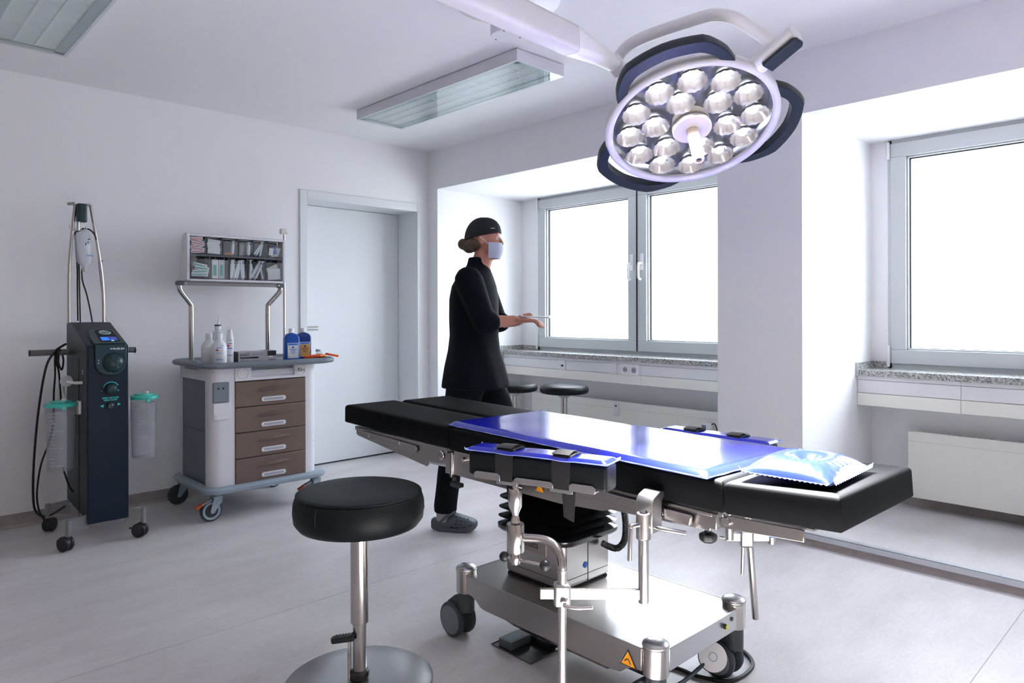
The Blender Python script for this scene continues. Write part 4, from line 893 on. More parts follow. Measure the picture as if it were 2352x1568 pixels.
# casters
for i, (x, y) in enumerate(((1.565, 4.585), (1.575, 4.08), (2.195, 4.08), (2.185, 4.585))):
    off = Vector((-.034, .004, 0)); w0 = Vector((x, y, .0605)) + off
    cs = B(); cs.cyl((x, y, .125), (x, y, .165), .024, n=18)
    for sg in (-1, 1):
        yy = y + sg * .021; cs.prism([(x + .022, yy, .138), (x - .026, yy, .138), (w0.x - .012, yy, .058), (w0.x - .006, yy, .046), (w0.x + .010, yy, .048), (x + .022, yy, .110)], (0, sg * .004, 0))
    cs.box(x - .03, y - .025, .134, x + .024, y + .025, .142)
    co = cs.obj('caster', TROB, tr, bevel=.002)
    B().lathe([(.040, -.013), (.054, -.015), (.0600, -.009), (.0605, 0), (.0600, .009), (.054, .015), (.040, .013)], w0, (0, 1, 0), 36).obj('tyre', TYRE, co)
    B().lathe([(.0001, -.012), (.036, -.0125), (.044, -.0165), (.050, -.0165), (.050, .0165), (.044, .0165), (.036, .0125), (.0001, .012)], w0, (0, 1, 0), 36).obj('wheel_rim', TROB if i else TYRE, co)
    B().lathe([(.0001, -.0145), (.036, -.0145), (.037, .0145), (.0001, .0145)], w0, (0, 1, 0), 30).obj('wheel_disc', TYRE, co)
    B().cyl(w0 + V(0, -.024, 0), w0 + V(0, -.029, 0), .010, n=12).obj('axle_cap', mat('yellow_cap', (.75, .62, .02), .4) if i == 0 else TROB, co)
    if i:
        br = B(); br.prism([(x - .03, y - .016, .128), (x - .088, y - .016, .108), (x - .092, y - .016, .098), (x - .030, y - .016, .118)], (0, .032, 0)); br.obj('brake_bracket', TROB, co, bevel=.003)
        B().prism([(x - .066, y - .015, .117), (x - .122, y - .015, .092), (x - .120, y - .015, .080), (x - .072, y - .015, .101)], (0, .030, 0)).obj('brake_tab', mat('brake_red', (.48, .07, .015), .4), co, bevel=.004)
# uprights, rail, cabinet
for s, xb, xt in ((-1, 1.578, 1.503), (1, 2.068, 2.146)):
    B().tube([(xb, 4.49, .885), (xb, 4.49, 1.05), (xb, 4.49, 1.215), (xb - (xb - xt) * .10, 4.488, 1.245), (xb - (xb - xt) * .85, 4.474, 1.315), (xt, 4.470, 1.345), (xt, 4.470, 1.375)], .0155, n=16, sub=5).obj('upright', STEELV, tr)
    B().lathe([(.0155, .886), (.030, .886), (.032, .892), (.018, .898)], (xb, 4.49, 0), (0, 0, 1), 20).obj('upright_foot', TROG, tr)
    B().box(xt - .022, 4.450, 1.353, xt + .022, 4.492, 1.382).obj('rail_clamp', mat('clamp_grey', (.10, .115, .13), .4), tr, bevel=.008, seg=3)
    B().cyl((xt + (.030 if s < 0 else -.02), 4.452, 1.368), (xt + (.030 if s < 0 else -.02), 4.447, 1.368), .006, n=12).obj('clamp_screw', WHITEP, tr)
B().box(1.500, 4.458, 1.356, 2.152, 4.470, 1.381).obj('rail', mat('rail_steel', (.30, .29, .29), .4, metal=.8), tr, bevel=.002)
B().cyl((2.204, 4.53, .60), (2.204, 4.53, 1.735), .0075, n=14).obj('infusion_pole', STEELV, tr)
hk = B(); hk.box(2.176, 4.515, 1.722, 2.196, 4.545, 1.757); hk.box(2.192, 4.520, 1.728, 2.222, 4.54, 1.760); hk.box(2.214, 4.52, 1.722, 2.228, 4.54, 1.742); hk.obj('pole_hook', mat('hook_ivory', (.70, .70, .66), .4), tr, bevel=.003)
# bin cabinet: housing with six small bins above five larger bins
cx0, cx1, cf, cz0, cz1 = 1.540, 2.133, 4.405, 1.385, 1.668
cab = B(); side = [(cf - .004, cz0), (cf - .004, cz1), (cf + .035, cz1 + .008), (cf + .075, cz1 - .006), (cf + .150, cz0)]
for x0, x1 in ((cx0 - .018, cx0), (cx1, cx1 + .018)): cab.prism([(x0, y, z) for y, z in side], (x1 - x0, 0, 0))
cab.prism([(cx0, y, z) for y, z in ((cf - .004, cz1 - .014), (cf - .004, cz1), (cf + .035, cz1 + .008), (cf + .075, cz1 - .006), (cf + .075, cz1 - .014))], (cx1 - cx0, 0, 0))
cab.prism([(cx0, y, z) for y, z in ((cf - .004, cz0 - .004), (cf - .004, cz0 + .010), (cf + .15, cz0 + .010), (cf + .15, cz0 - .004))], (cx1 - cx0, 0, 0))
cabo = cab.obj('bin_cabinet', mat('cabinet_white', (.72, .72, .77), .4), tr, bevel=.006, seg=3)
B().box(cx0, cf + .085, cz0 + .010, cx1, cf + .090, cz1 - .014).obj('back_panel', mat('cabinet_dark', (.06, .068, .075), .5), cabo, smooth=0)
zmid = 1.540
B().box(cx0, cf + .002, zmid - .006, cx1, cf + .085, zmid + .006).obj('bin_shelf', mat('shelf_grey', (.09, .10, .115), .45), cabo, smooth=0)
def binbox(x0, x1, z0, z1, open_=False):
    t = .0022; b = B()
    fy = cf - (.018 if open_ else .0)
    b.box(x0, fy, z0, x1, fy + t, z1 - .018); b.box(x0, fy, z0, x0 + t, cf + .07, z1 - .004); b.box(x1 - t, fy, z0, x1, cf + .07, z1 - .004); b.box(x0, fy, z0, x1, cf + .07, z0 + t)
    b.box(x0, fy - .003, z1 - .022, x1, fy + .001, z1 - .018)
    for q in (.28, .78): b.box(x0 + (x1 - x0) * q - .003, fy, z1 - .018, x0 + (x1 - x0) * q + .003, fy + .004, z1 - .004)
    o = b.obj('bin', BINP, cabo, smooth=0); return o
BINS = []
for k in range(6):
    w_ = (cx1 - cx0) / 6; x0 = cx0 + k * w_ + .004; x1 = x0 + w_ - .008; binbox(x0, x1, zmid + .008, cz1 - .016); BINS.append((x0, x1, zmid + .011, cz1 - .02))
    if k: B().box(cx0 + k * w_ - .002, cf + .004, zmid + .006, cx0 + k * w_ + .002, cf + .085, cz1 - .014).obj('divider', mat('cabinet_dark', (.06, .068, .075), .5), cabo, smooth=0)
for k in range(5):
    w_ = (cx1 - cx0) / 5; x0 = cx0 + k * w_ + .004; x1 = x0 + w_ - .008; binbox(x0, x1, cz0 + .012, zmid - .008, k == 0); BINS.append((x0, x1, cz0 + .015, zmid - .012))
    if k: B().box(cx0 + k * w_ - .002, cf + .004, cz0 + .01, cx0 + k * w_ + .002, cf + .085, zmid - .006).obj('divider', mat('cabinet_dark', (.06, .068, .075), .5), cabo, smooth=0)
# ---- bin contents, each piece a thing of its own
PINK = mat('pink_wrapper', (.75, .16, .24), .4); WPACK = mat('white_wrapper', (.78, .78, .80), .35); SYR = mat('syringe_white', (.74, .77, .82), .25); GREEN = mat('green_plunger', (.02, .42, .33), .35)
def packet(bi, fx, fz, wd, ht, tilt, m, name, label, cat, group, stripe=None, yy=.012, th=.004):
    x0, x1, z0, z1 = BINS[bi]; c = Vector((x0 + (x1 - x0) * fx, cf + yy, z0 + fz))
    b = B(); b.M = Matrix.Translation(c) @ Matrix.Rotation(tilt, 4, 'Y') @ Matrix.Rotation(R_(6), 4, 'X')
    b.grid(lambda u, v: ((u - .5) * wd, -th * math.sin(PI * u) * math.sin(PI * v), (v - .5) * ht), 6, 4); b.grid(lambda u, v: ((u - .5) * wd, th * math.sin(PI * u) * math.sin(PI * v) + .0006, (v - .5) * ht), 6, 4)
    if stripe:
        b.mi = 1; b.box(-wd * .46, -th - .0006, -ht * .12, wd * .40, -th * .6, ht * .12)
    o = b.obj(name, [m, stripe] if stripe else m, None, smooth=60); recenter(o); return tag(o, label, cat, group)
def syringe(bi, fx, fz, L, tilt, r, name, label, cat, group, m=SYR, m2=None, yy=.02):
    x0, x1, z0, z1 = BINS[bi]; c = Vector((x0 + (x1 - x0) * fx, cf + yy, z0 + fz))
    b = B(); b.M = Matrix.Translation(c) @ Matrix.Rotation(tilt, 4, 'Y')
    b.lathe([(.0001, -L * .55), (r * .35, -L * .55), (r * .35, -L * .48), (r, -L * .46), (r, L * .25), (r * 1.6, L * .25), (r * 1.6, L * .27), (r * .6, L * .275)], (0, 0, 0), (0, 0, 1), 10)
    b.mi = 1 if m2 else 0; b.lathe([(r * .6, L * .27), (r * .6, L * .48), (r * 1.3, L * .48), (r * 1.3, L * .5), (.0001, L * .5)], (0, 0, 0), (0, 0, 1), 10)
    o = b.obj(name, [m, m2] if m2 else m, None, smooth=40); recenter(o); return tag(o, label, cat, group)
ORD = {4: ('lowest', 'second lowest', 'second from the top', 'topmost'), 5: ('lowest', 'second lowest', 'middle', 'second from the top', 'topmost'), 6: ('lowest', 'second lowest', 'third lowest', 'third from the top', 'second from the top', 'topmost')}
LFT = {3: ('leftmost', 'middle', 'rightmost'), 6: ('leftmost', 'second from the left', 'third from the left', 'third from the right', 'second from the right', 'rightmost')}
for i in range(6): packet(0, .5 + .06 * math.sin(i * 2.3), .012 + i * .0155, .078, .020, R_((-6, 5, -9, 7, 14, -4)[i]), WPACK, 'swab_packet', ORD[6][i] + ' pink striped packet in the first small cabinet bin', 'packet', 'pink packets in the first bin', PINK, yy=.010 + .003 * (i % 3))
for i in range(5): packet(1, .5 + .04 * math.sin(i * 1.7), .013 + i * .0165, .076, .020, R_((3, -4, 2, -3, 5)[i]), WPACK, 'swab_packet', ORD[5][i] + ' plain white packet in the second small cabinet bin', 'packet', 'white packets in the second bin', yy=.010 + .003 * (i % 2))
packet(2, .45, .008, .050, .010, 0, ORANGE, 'cap_strip', 'bright red cap lying in the third small bin', 'cap', None)
syringe(2, .74, .048, .085, R_(4), .011, 'bulb_syringe', 'white bulb syringe standing in the third small bin', 'syringe', None)
syringe(3, .76, .045, .085, R_(2), .013, 'bulb_syringe', 'white bulb syringe standing in the fourth small bin', 'syringe', None)
packet(3, .24, .038, .026, .070, R_(4), CLEARP, 'clear_pouch', 'clear pouch leaning in the fourth small bin', 'pouch', None)
for i, (fx, tl) in enumerate(((.35, 34), (.48, 28), (.62, 12))): syringe(4, fx, .050, .100, R_(tl), .0065, 'thin_syringe', LFT[3][i] + ' thin syringe leaning in the fifth small bin', 'syringe', 'syringes in the fifth small bin')
for i, (fx, fz, tl) in enumerate(((.22, .035, 6), (.45, .045, -20), (.75, .040, 12), (.55, .018, 80))): packet(5, fx, fz, .030, .048, R_(tl), WPACK if i != 1 else mat('blue_wrapper', (.10, .12, .45), .4), 'ampoule_pack', ('leftmost white pack', 'dark blue pack', 'rightmost white pack', 'white pack lying on its side')[i] + ' in the last small bin', 'pack', 'packs in the last small bin', yy=.012 + .004 * i)
for i, (fx, fz, tl, wd) in enumerate(((.48, .022, 0, .10), (.55, .040, -4, .095), (.60, .060, 8, .085), (.52, .078, 12, .085))): packet(6, fx, fz, wd, .024, R_(tl), WPACK, 'syringe_pack', ORD[4][i] + ' wrapped green syringe in the open large bin', 'syringe pack', 'green syringe packs in the open bin', GREEN, yy=-.004 + .006 * (i % 2), th=.006)
packet(6, .18, .085, .035, .10, R_(-10), CLEARP, 'plastic_bag', 'crumpled clear bag in the open large bin', 'bag', None, yy=.0)
for i, fx in enumerate((.30, .66)):
    x0, x1, z0, z1 = BINS[7]; xc = x0 + (x1 - x0) * fx
    b = B(); b.box(xc - .019, cf + .012, z0, xc + .019, cf + .014, z0 + .118); b.mi = 1; b.box(xc - .008, cf + .008, z0 + .018, xc + .008, cf + .012, z0 + .085); o = b.obj('syringe_blister', [WPACK if i == 0 else mat('clear_grey', (.5, .55, .55), .3), GREEN], None, bevel=.002); recenter(o)
    tag(o, 'upright %s blister with a green syringe in the second large bin' % ('white' if i == 0 else 'grey'), 'blister pack')
for i, (fx, tl) in enumerate(((.14, 3), (.30, -2), (.45, 16), (.60, 14), (.74, -5), (.86, -3))): syringe(8, fx, .062, .118, R_(tl), .0085, 'wrapped_syringe', LFT[6][i] + ' white wrapped syringe in the middle large bin', 'syringe', 'syringes in the middle large bin', yy=.012 + .008 * (i % 2))
for i, (fx, tl) in enumerate(((.16, 2), (.30, -14), (.44, 30), (.56, 28), (.70, 24), (.84, -12))): syringe(9, fx, .064, .124, R_(tl), .0080, 'wrapped_syringe', LFT[6][i] + ' white wrapped syringe in the fourth large bin', 'syringe', 'syringes in the fourth large bin', yy=.012 + .008 * (i % 2))
packet(10, .55, .040, .085, .072, R_(-4), WPACK, 'dressing_pack', 'white paper dressing pack in front in the last large bin', 'dressing pack', None)
packet(10, .50, .070, .080, .050, R_(-26), mat('paper_wrap', (.66, .66, .62), .5), 'dressing_pack', 'tilted paper dressing pack behind in the last large bin', 'dressing pack', None, yy=.022)

# ---- bottles and boxes on the trolley
ZW = .886
def bottle(name, loc, prof, m, label, cat, extra=None, sx=1.0, sy=1.0, rz=0.0):
    t = thing(name, label, cat, loc); b = B(); b.M = Matrix.Translation(loc) @ Matrix.Rotation(rz, 4, 'Z')
    b.lathe(prof, n=28, sx=sx, sy=sy); b.obj('body', m, t, smooth=45)
    if extra: extra(t, Matrix.Translation(loc) @ Matrix.Rotation(rz, 4, 'Z'))
    return t
WB = mat('white_bottle', (.78, .81, .83), .32, sss=.0)
def label_on(t, M, x0, x1, z0, z1, y, m, bars=(), name='label'):
    b = B(); b.M = M; b.box(x0, y - .0006, z0, x1, y, z1); o = b.obj(name, m, t, smooth=0)
    for (a, c, d, e, mm) in bars:
        q = B(); q.M = M; q.box(a, y - .0012, c, d, y - .0005, e); q.obj('print', mm, o, smooth=0)
    return o
def white_extra(front):
    def f(t, M):
        b = B(); b.M = M; b.lathe([(.016, .150), (.0185, .151), (.0185, .178), (.0165, .181), (.0001, .181)], n=24); b.obj('cap', WB, t, smooth=45)
        if front:
            for a, c, d, e, mm in ((-.012, .098, .022, .101, BLUEP), (-.014, .082, .000, .090, REDP), (.006, .083, .022, .0845, DPRINT), (-.010, .072, .010, .074, BLUEP), (-.010, .066, .024, .0675, BLUEP), (-.014, .030, .024, .0335, BLUEP), (.012, .112, .026, .1145, BLUEP)):
                q = B(); q.M = M
                q.grid(lambda u, v, a=a, c=c, d=d, e=e: ((a + (d - a) * u), -math.sqrt(max(1e-6, 1 - ((a + (d - a) * u) / .0445) ** 2)) * .0445 - .0006, c + (e - c) * v), 6, 1); q.obj('print', mm, t, smooth=60)
    return f
wprof = [(.0001, 0), (.041, 0), (.044, .004), (.044, .100), (.040, .116), (.026, .134), (.0165, .146), (.0165, .152)]
bottle('disinfectant_bottle', (1.607, 4.130, ZW), wprof, WB, 'round white bottle with red print in front on the trolley tray', 'bottle', white_extra(True), rz=R_(-25))
bottle('disinfectant_bottle', (1.590, 4.235, ZW), wprof, WB, 'plain white bottle behind the one with red print', 'bottle', white_extra(False))
def drop_extra(t, M):
    b = B(); b.M = M; b.lathe([(.015, .205), (.018, .206), (.018, .222), (.014, .228)], n=20); b.obj('cap', WB, t)
    b = B(); b.M = M; b.lathe([(.0185, .2225), (.0195, .226), (.0180, .231)], n=20); b.obj('cap_band', DPRINT, t)
    b = B(); b.M = M; b.tube([(0, 0, .228), (.004, 0, .25), (.008, 0, .285)], .004, n=10, rr=lambda q: .0065 - .005 * q); b.obj('nozzle', WB, t)
bottle('dropper_bottle', (1.655, 4.270, ZW), [(.0001, 0), (.034, 0), (.036, .004), (.036, .155), (.030, .180), (.016, .200), (.015, .208)], glass_mat('frosted_plastic', (.86, .9, .92), rough=.2, diff=.55, dcol=(.74, .77, .80)), 'frosted bottle with a long thin nozzle at the back of the tray', 'bottle', drop_extra)
def spray_extra(t, M):
    b = B(); b.M = M; b.lathe([(.0185, .150), (.017, .154), (.0105, .200), (.009, .204), (.0001, .205)], n=20); b.obj('cap', WHITEP, t, smooth=45)
    for a, c, d, e, mm in ((-.012, .138, .012, .141, BLUEP), (-.016, .100, -.004, .112, REDP), (.0, .104, .014, .106, REDP), (-.016, .088, .012, .094, BLUEP), (-.014, .048, .012, .052, BLUEP), (-.012, .118, .014, .121, DPRINT)):
        q = B(); q.M = M; q.grid(lambda u, v, a=a, c=c, d=d, e=e: ((a + (d - a) * u), -math.sqrt(max(1e-6, 1 - ((a + (d - a) * u) / .0205) ** 2)) * .0205 - .0006, c + (e - c) * v), 6, 1); q.obj('print', mm, t, smooth=60)
bottle('spray_bottle', (1.690, 4.175, ZW), [(.0001, 0), (.0185, 0), (.020, .003), (.020, .146), (.0185, .152)], WHITEP, 'slim white spray bottle with a conical cap beside the grey box', 'bottle', spray_extra, rz=R_(-20))
# glove box
gx0, gx1, gy0, gy1, gz = 1.728, 1.965, 4.150, 4.265, ZW
gb = thing('glove_box', 'silver and black carton reading pearl on the trolley tray', 'box', ((gx0 + gx1) / 2, (gy0 + gy1) / 2, gz))
B().box(gx0, gy0, gz, gx1, gy1, gz + .068).obj('carton', mat('carton_silver', (.40, .39, .42), .33, metal=.3), gb, bevel=.001)
B().box(gx0 - .0006, gy0 + .001, gz + .001, gx0 + .0002, gy1 - .001, gz + .067).obj('end_print', mat('carton_black', (.02, .02, .023), .35), gb, smooth=0)
B().box(gx1 - .055, gy0 - .0005, gz + .038, gx1 + .0005, gy1, gz + .0686).obj('corner_print', mat('carton_black', (.02, .02, .023), .35), gb, smooth=0)
t_ = B(); text_into(t_, 'pearl', .028, frameM((gx0 + .010, gy0 - .0006, gz + .042), (1, 0, 0), (0, 0, 1)), .0003); t_.obj('lettering', DPRINT, gb, smooth=0)
for a, c, d, e, mm in ((.012, .026, .125, .035, DPRINT), (.185, .030, .215, .036, WPRINT), (.085, .046, .150, .049, mat('grey_print', (.2, .2, .21), .5)), (.012, .012, .150, .015, mat('grey_print', (.2, .2, .21), .5)), (.185, .012, .232, .015, DPRINT), (.080, .028, .120, .033, mat('grey_print2', (.45, .45, .47), .5))):
    B().box(gx0 + a, gy0 - .0012, gz + c, gx0 + d, gy0 - .0004, gz + e).obj('print', mm, gb, smooth=0)
# blue bottles
def blue_bottle(loc, m, lm, label):
    t = thing('disinfectant_bottle', label, 'bottle', loc); M = Matrix.Translation(loc) @ Matrix.Rotation(R_(-14), 4, 'Z')
    b = B(); b.M = M; w_, d = .0465, .034
    def sec(hx, hy, r, z): return rrect(0, 0, hx, hy, r, z, 4)
    b.loft([sec(w_ - .003, d - .003, .010, 0), sec(w_, d, .012, .004), sec(w_, d, .012, .136), sec(w_ - .003, d - .001, .013, .148), sec(w_ - .012, d - .006, .013, .160), sec(.026, .022, .014, .165), sec(.017, .017, .0165, .168), sec(.015, .015, .0149, .172)]); b.obj('body', m, t, smooth=35)
    b = B(); b.M = M; b.lathe([(.0145, .170), (.0165, .171), (.0165, .196), (.015, .198), (.0001, .1985)], n=24); b.obj('cap', WHITEP, t, smooth=40)
    o = label_on(t, M, -.030, .036, .012, .108, -d - .0005, WPRINT, [(-.026, .094, .032, .105, BLUEP)])
    q = B(); q.M = M; q.box(-.0285, -d - .0020, .014, .0345, -d - .0012, .092); q.obj('label_field', lm, o, smooth=0)
    for a, c, dd, e in ((-.004, .076, .010, .086), (-.018, .066, .026, .070), (-.012, .058, .020, .060), (-.010, .052, .018, .054), (-.012, .046, .020, .048), (-.008, .040, .016, .0415), (-.026, .018, -.016, .020)):
        q = B(); q.M = M; q.box(a, -d - .0028, c, dd, -d - .0019, e); q.obj('print', BLUEP if lm is WPRINT else DPRINT, o, smooth=0)
blue_bottle((2.080, 4.180, ZW + .003), BLUEB, WPRINT, 'blue disinfectant bottle with a white label')
blue_bottle((2.208, 4.270, ZW + .003), BLUEB2, mat('label_orange', (.72, .38, .10), .5), 'dark blue disinfectant bottle with an orange label')
sb = thing('specimen_jar', 'tiny clear jar with teal liquid beside the orange labelled bottle', 'jar', (2.292, 4.215, ZW))
B().lathe([(.0001, 0), (.020, 0), (.0205, .002), (.0205, .032)], (2.292, 4.215, ZW), (0, 0, 1), 20).obj('liquid', mat('teal_liquid', (.03, .36, .42), .2), sb)
B().lathe([(.0206, .032), (.0206, .044), (.018, .046)], (2.292, 4.215, ZW), (0, 0, 1), 20, cap=False).obj('glass', CLEARP, sb)
B().lathe([(.019, .046), (.0215, .046), (.0215, .060), (.0001, .061)], (2.292, 4.215, ZW), (0, 0, 1), 20).obj('cap', WHITEP, sb)
# orange tourniquets
q = thing('tourniquet', 'coiled orange tourniquet lying in front of the blue bottles', 'tourniquet', (2.200, 4.080, ZW + .012))
B().tube([(2.125, 4.085, ZW + .022), (2.17, 4.070, ZW + .026), (2.22, 4.075, ZW + .030), (2.262, 4.10, ZW + .022), (2.24, 4.12, ZW + .020), (2.17, 4.11, ZW + .022), (2.13, 4.095, ZW + .020)], .010, n=10).obj('band', ORANGE, q)
B().cbox((2.235, 4.075, ZW + .028), (.055, .022, .016), rz=R_(15)).obj('buckle', mat('orange_light', (.85, .20, .02), .35), q, bevel=.005)
q = thing('orange_strap', 'stiff orange strap end sticking out over the right trolley edge', 'strap', (2.32, 4.11, ZW + .016))
B().cbox((2.322, 4.100, ZW + .027), (.082, .030, .014), ry=R_(12), rz=R_(-8)).obj('band', ORANGE, q, bevel=.003)

# ================================================================== liposuction machine
mc = thing('suction_machine', 'tall dark navy suction pump cabinet on casters with a pole stand', 'medical device', (1.01, 4.24, 0))
mx0, mx1, my0, my1 = .915, 1.106, 4.046, 4.485
b = B(); b.prism([(mx0, my0 + .012, .135), (mx0, my1, .165), (mx0, my1, 1.137), (mx0, my1 - .10, 1.137), (mx0, my0 + .012, 1.022)], (mx1 - mx0, 0, 0)); b.obj('cabinet', NAVYS, mc, bevel=.004)
b = B(); b.box(mx0 + .001, my0, .118, mx1 - .001, my0 + .013, 1.020); b.obj('front_plate', NAVY, mc, bevel=.004)
# console shield: slanted top field and rounded front tongue
sl_ = math.atan2(.115, .327); d_ = Vector((0, math.cos(sl_), math.sin(sl_))); o_ = Vector((0, my0 + .012, 1.0225)); up_ = Vector((0, -math.sin(sl_), math.cos(sl_)))
def onsl(x, t, h=0.0): p = o_ + d_ * t + up_ * h; return (x, p.y, p.z)
b = B()
pts = [(.948, .0), (1.092, .0), (1.092, .10), (1.078, .19), (1.065, .215), (.985, .215), (.967, .195), (.950, .10)]
b.prism([onsl(x, t, .001) for x, t in pts], up_ * .010); sh = b.obj('console_shield', PETROL, mc, bevel=.004)
b = B(); b.prism([onsl(x, t, .011) for x, t in ((.985, .020), (1.074, .020), (1.072, .17), (1.058, .195), (.998, .195), (.987, .17))], up_ * .001); b.obj('display_recess', DARK, mc, smooth=0)
scr = mat('screen_blue', (.01, .14, .62), .2, emit=.45); scr2 = mat('screen_violet', (.03, .05, .34), .2, emit=.35)
b = B(); b.prism([onsl(x, t, .0122) for x, t in ((.993, .035), (1.029, .035), (1.029, .085), (.993, .085))], up_ * .0006); b.obj('screen', scr, mc, smooth=0)
b = B(); b.prism([onsl(x, t, .0122) for x, t in ((1.031, .035), (1.068, .035), (1.068, .085), (1.031, .085))], up_ * .0006); b.obj('screen', scr2, mc, smooth=0)
ge = B().lathe([(.026, 0), (.029, .003), (.026, .005), (.024, .002)], onsl(1.030, .145, .0122), up_, 32, cap=False).obj('gauge_ring', mat('gauge_rim', (.35, .62, .62), .3), mc)
B().lathe([(.0001, .002), (.025, .002)], onsl(1.030, .145, .0122), up_, 32).obj('gauge_face', mat('gauge_face', (.55, .55, .53), .4), mc)
B().lathe([(.0001, .002), (.008, .002)], onsl(1.040, .028, .0122), up_, 16).obj('screen_button', mat('screen_teal', (.25, .65, .6), .3, emit=.3), mc)
# front tongue and knobs
yf = my0 - .001
poly = [(.948, 1.026), (.948, .93), (.953, .905), (.968, .885), (.99, .872), (1.02, .867), (1.05, .872), (1.072, .885), (1.087, .905), (1.092, .93), (1.092, 1.026)]
b = B(); b.prism([(x, yf, z) for x, z in poly], (0, -.014, 0)); b.obj('console_front', PETROL, mc, bevel=.003)
kb = B(); kb.lathe([(.048, 0), (.050, .003), (.049, .006), (.040, .018), (.030, .026), (.015, .031), (.0001, .032)], (1.030, yf - .014, .932), (0, -1, 0), 40); kbo = kb.obj('main_knob', PETROL, mc, smooth=50)
B().cbox((1.030, yf - .034, .932), (.012, .022, .07), ry=R_(-25)).obj('knob_ridge', PETROL, kbo, bevel=.005, seg=3)
for x, z, r in ((1.073, .929, .0032), (1.018, .884, .0036), (.962, .932, .003)): B().cyl((x, yf - .0142, z), (x, yf - .0152 - (.03 if x > 1.07 and False else 0), z), r, n=10).obj('marker', WPRINT, mc)
t_ = B(); text_into(t_, 'A', .013, frameM((.959, yf - .0145, .942), (1, 0, 0), (0, 0, 1)), .0003); t_.obj('marker', WPRINT, mc, smooth=0)
t_ = B(); text_into(t_, 'body-jet', .0155, frameM((1.030, yf - .0145, 1.0000), (1, 0, 0), (0, 0, 1)), .0003, bold=.0003); 
t_.cyl((1.019, yf - .0142, 1.0045), (1.019, yf - .0150, 1.0045), .0038, n=12); t_.cyl((1.0265, yf - .0142, 1.0045), (1.0265, yf - .0150, 1.0045), .0026, n=12); t_.obj('lettering', WPRINT, mc, smooth=0)
yf0 = my0
k2 = B().lathe([(.027, 0), (.0275, .006), (.025, .020), (.020, .024), (.0001, .025)], (1.022, yf0, .797), (0, -1, 0), 32).obj('small_knob', PETROL, mc, smooth=45)
k3 = B().lathe([(.018, 0), (.0185, .005), (.016, .015), (.0001, .017)], (1.022, yf0, .713), (0, -1, 0), 28).obj('selector_knob', PETROL, mc, smooth=45)
B().cyl((1.026, yf0 - .0165, .716), (1.026, yf0 - .0185, .716), .0025, n=10).obj('knob_dot', WPRINT, k3)
ar = B(); n = 20; rin = []; 
for i in range(n + 1):
    a = R_(165 - 140 * i / n); th = .0018 + .0035 * i / n
    rin.append([(1.022 + r * math.cos(a), yf0 - q, .797 + r * math.sin(a)) for r, q in ((.034, 0), (.034, .0012), (.034 + th, .0012), (.034 + th, 0))])
ar.loft(rin); ar.obj('scale_arc', TEAL, mc, smooth=0)
t_ = B()
for s_, z in (('HIGH VACUUM', .7480), ('HIGH FLOW', .7365)): text_into(t_, s_, .0112, frameM((1.020, yf0 - .0008, z), (1, 0, 0), (0, 0, 1)), .0003, 'CENTER', .0003)
text_into(t_, '-', .022, frameM((.975, yf0 - .0008, .784), (1, 0, 0), (0, 0, 1)), .0003); text_into(t_, '+', .022, frameM((1.050, yf0 - .0008, .780), (1, 0, 0), (0, 0, 1)), .0003, 'LEFT', .0005)
t_.prism([(.972, yf0 - .0008, .712), (.988, yf0 - .0008, .720), (.988, yf0 - .0008, .704)], (0, -.0006, 0)); t_.prism([(1.069, yf0 - .0008, .716), (1.053, yf0 - .0008, .724), (1.053, yf0 - .0008, .708)], (0, -.0006, 0)); t_.obj('lettering', TEAL, mc, smooth=0)
# left side fittings
B().box(mx0 - .0022, my0 + .165, .13, mx0, my0 + .167, .95).obj('side_seam', DARK, mc, smooth=0)
B().cyl((mx0 + .002, my0 + .10, .830), (mx0 - .030, my0 + .10, .830), .008, n=12).obj('hose_port', WHITEP, mc)
B().tube([(mx0 - .028, my0 + .10, .830), (mx0 - .045, my0 + .13, .832), (mx0 - .05, my0 + .17, .834)], .007, n=10).obj('side_hose', WHITEP, mc)
B().lathe([(.0001, -.006), (.028, -.006), (.030, 0), (.028, .006), (.0001, .006)], (mx0 - .052, my0 + .19, .835), (0, 1, 0), 24).obj('air_filter', mat('filter_white', (.66, .68, .70), .4), mc)
B().tube([(mx0 - .052, my0 + .196, .833), (mx0 - .054, my0 + .225, .82), (mx0 - .056, my0 + .235, .79), (mx0 - .058, my0 + .20, .765), (mx0 - .06, my0 + .165, .755), (mx0 - .062, my0 + .15, .735)], .006, n=10).obj('side_hose', mat('hose_grey', (.45, .47, .50), .35), mc)
B().box(mx0 - .018, my0 + .105, .665, mx0, my0 + .145, .735).obj('canister_bracket', SATIN, mc, bevel=.003)
B().box(mx1, my0 + .045, .675, mx1 + .022, my0 + .085, .745).obj('canister_bracket', SATIN, mc, bevel=.003)
B().cyl((mx0 - .0005, my0 + .225, .245), (mx0 - .003, my0 + .225, .245), .004, n=10).obj('screw', CHROME, mc)
for z in (.872, .885): B().box(mx0 - .0006, my0 + .085, z, mx0, my0 + .097, z + .009).obj('side_symbol', WPRINT, mc, smooth=0)
# handle bar
B().cyl((.742, 4.455, .976), (1.232, 4.400, .978), .0165, n=20).obj('handle_bar', mat('handle_grey', (.12, .12, .13), .4), mc, bevel=.003)
for x, y in ((.742, 4.455), (1.232, 4.400)): B().cyl((x, y, .976), (x + (-.006 if x < 1 else .006), y, .976), .0175, n=20).obj('bar_end', BLKP, mc, bevel=.002)
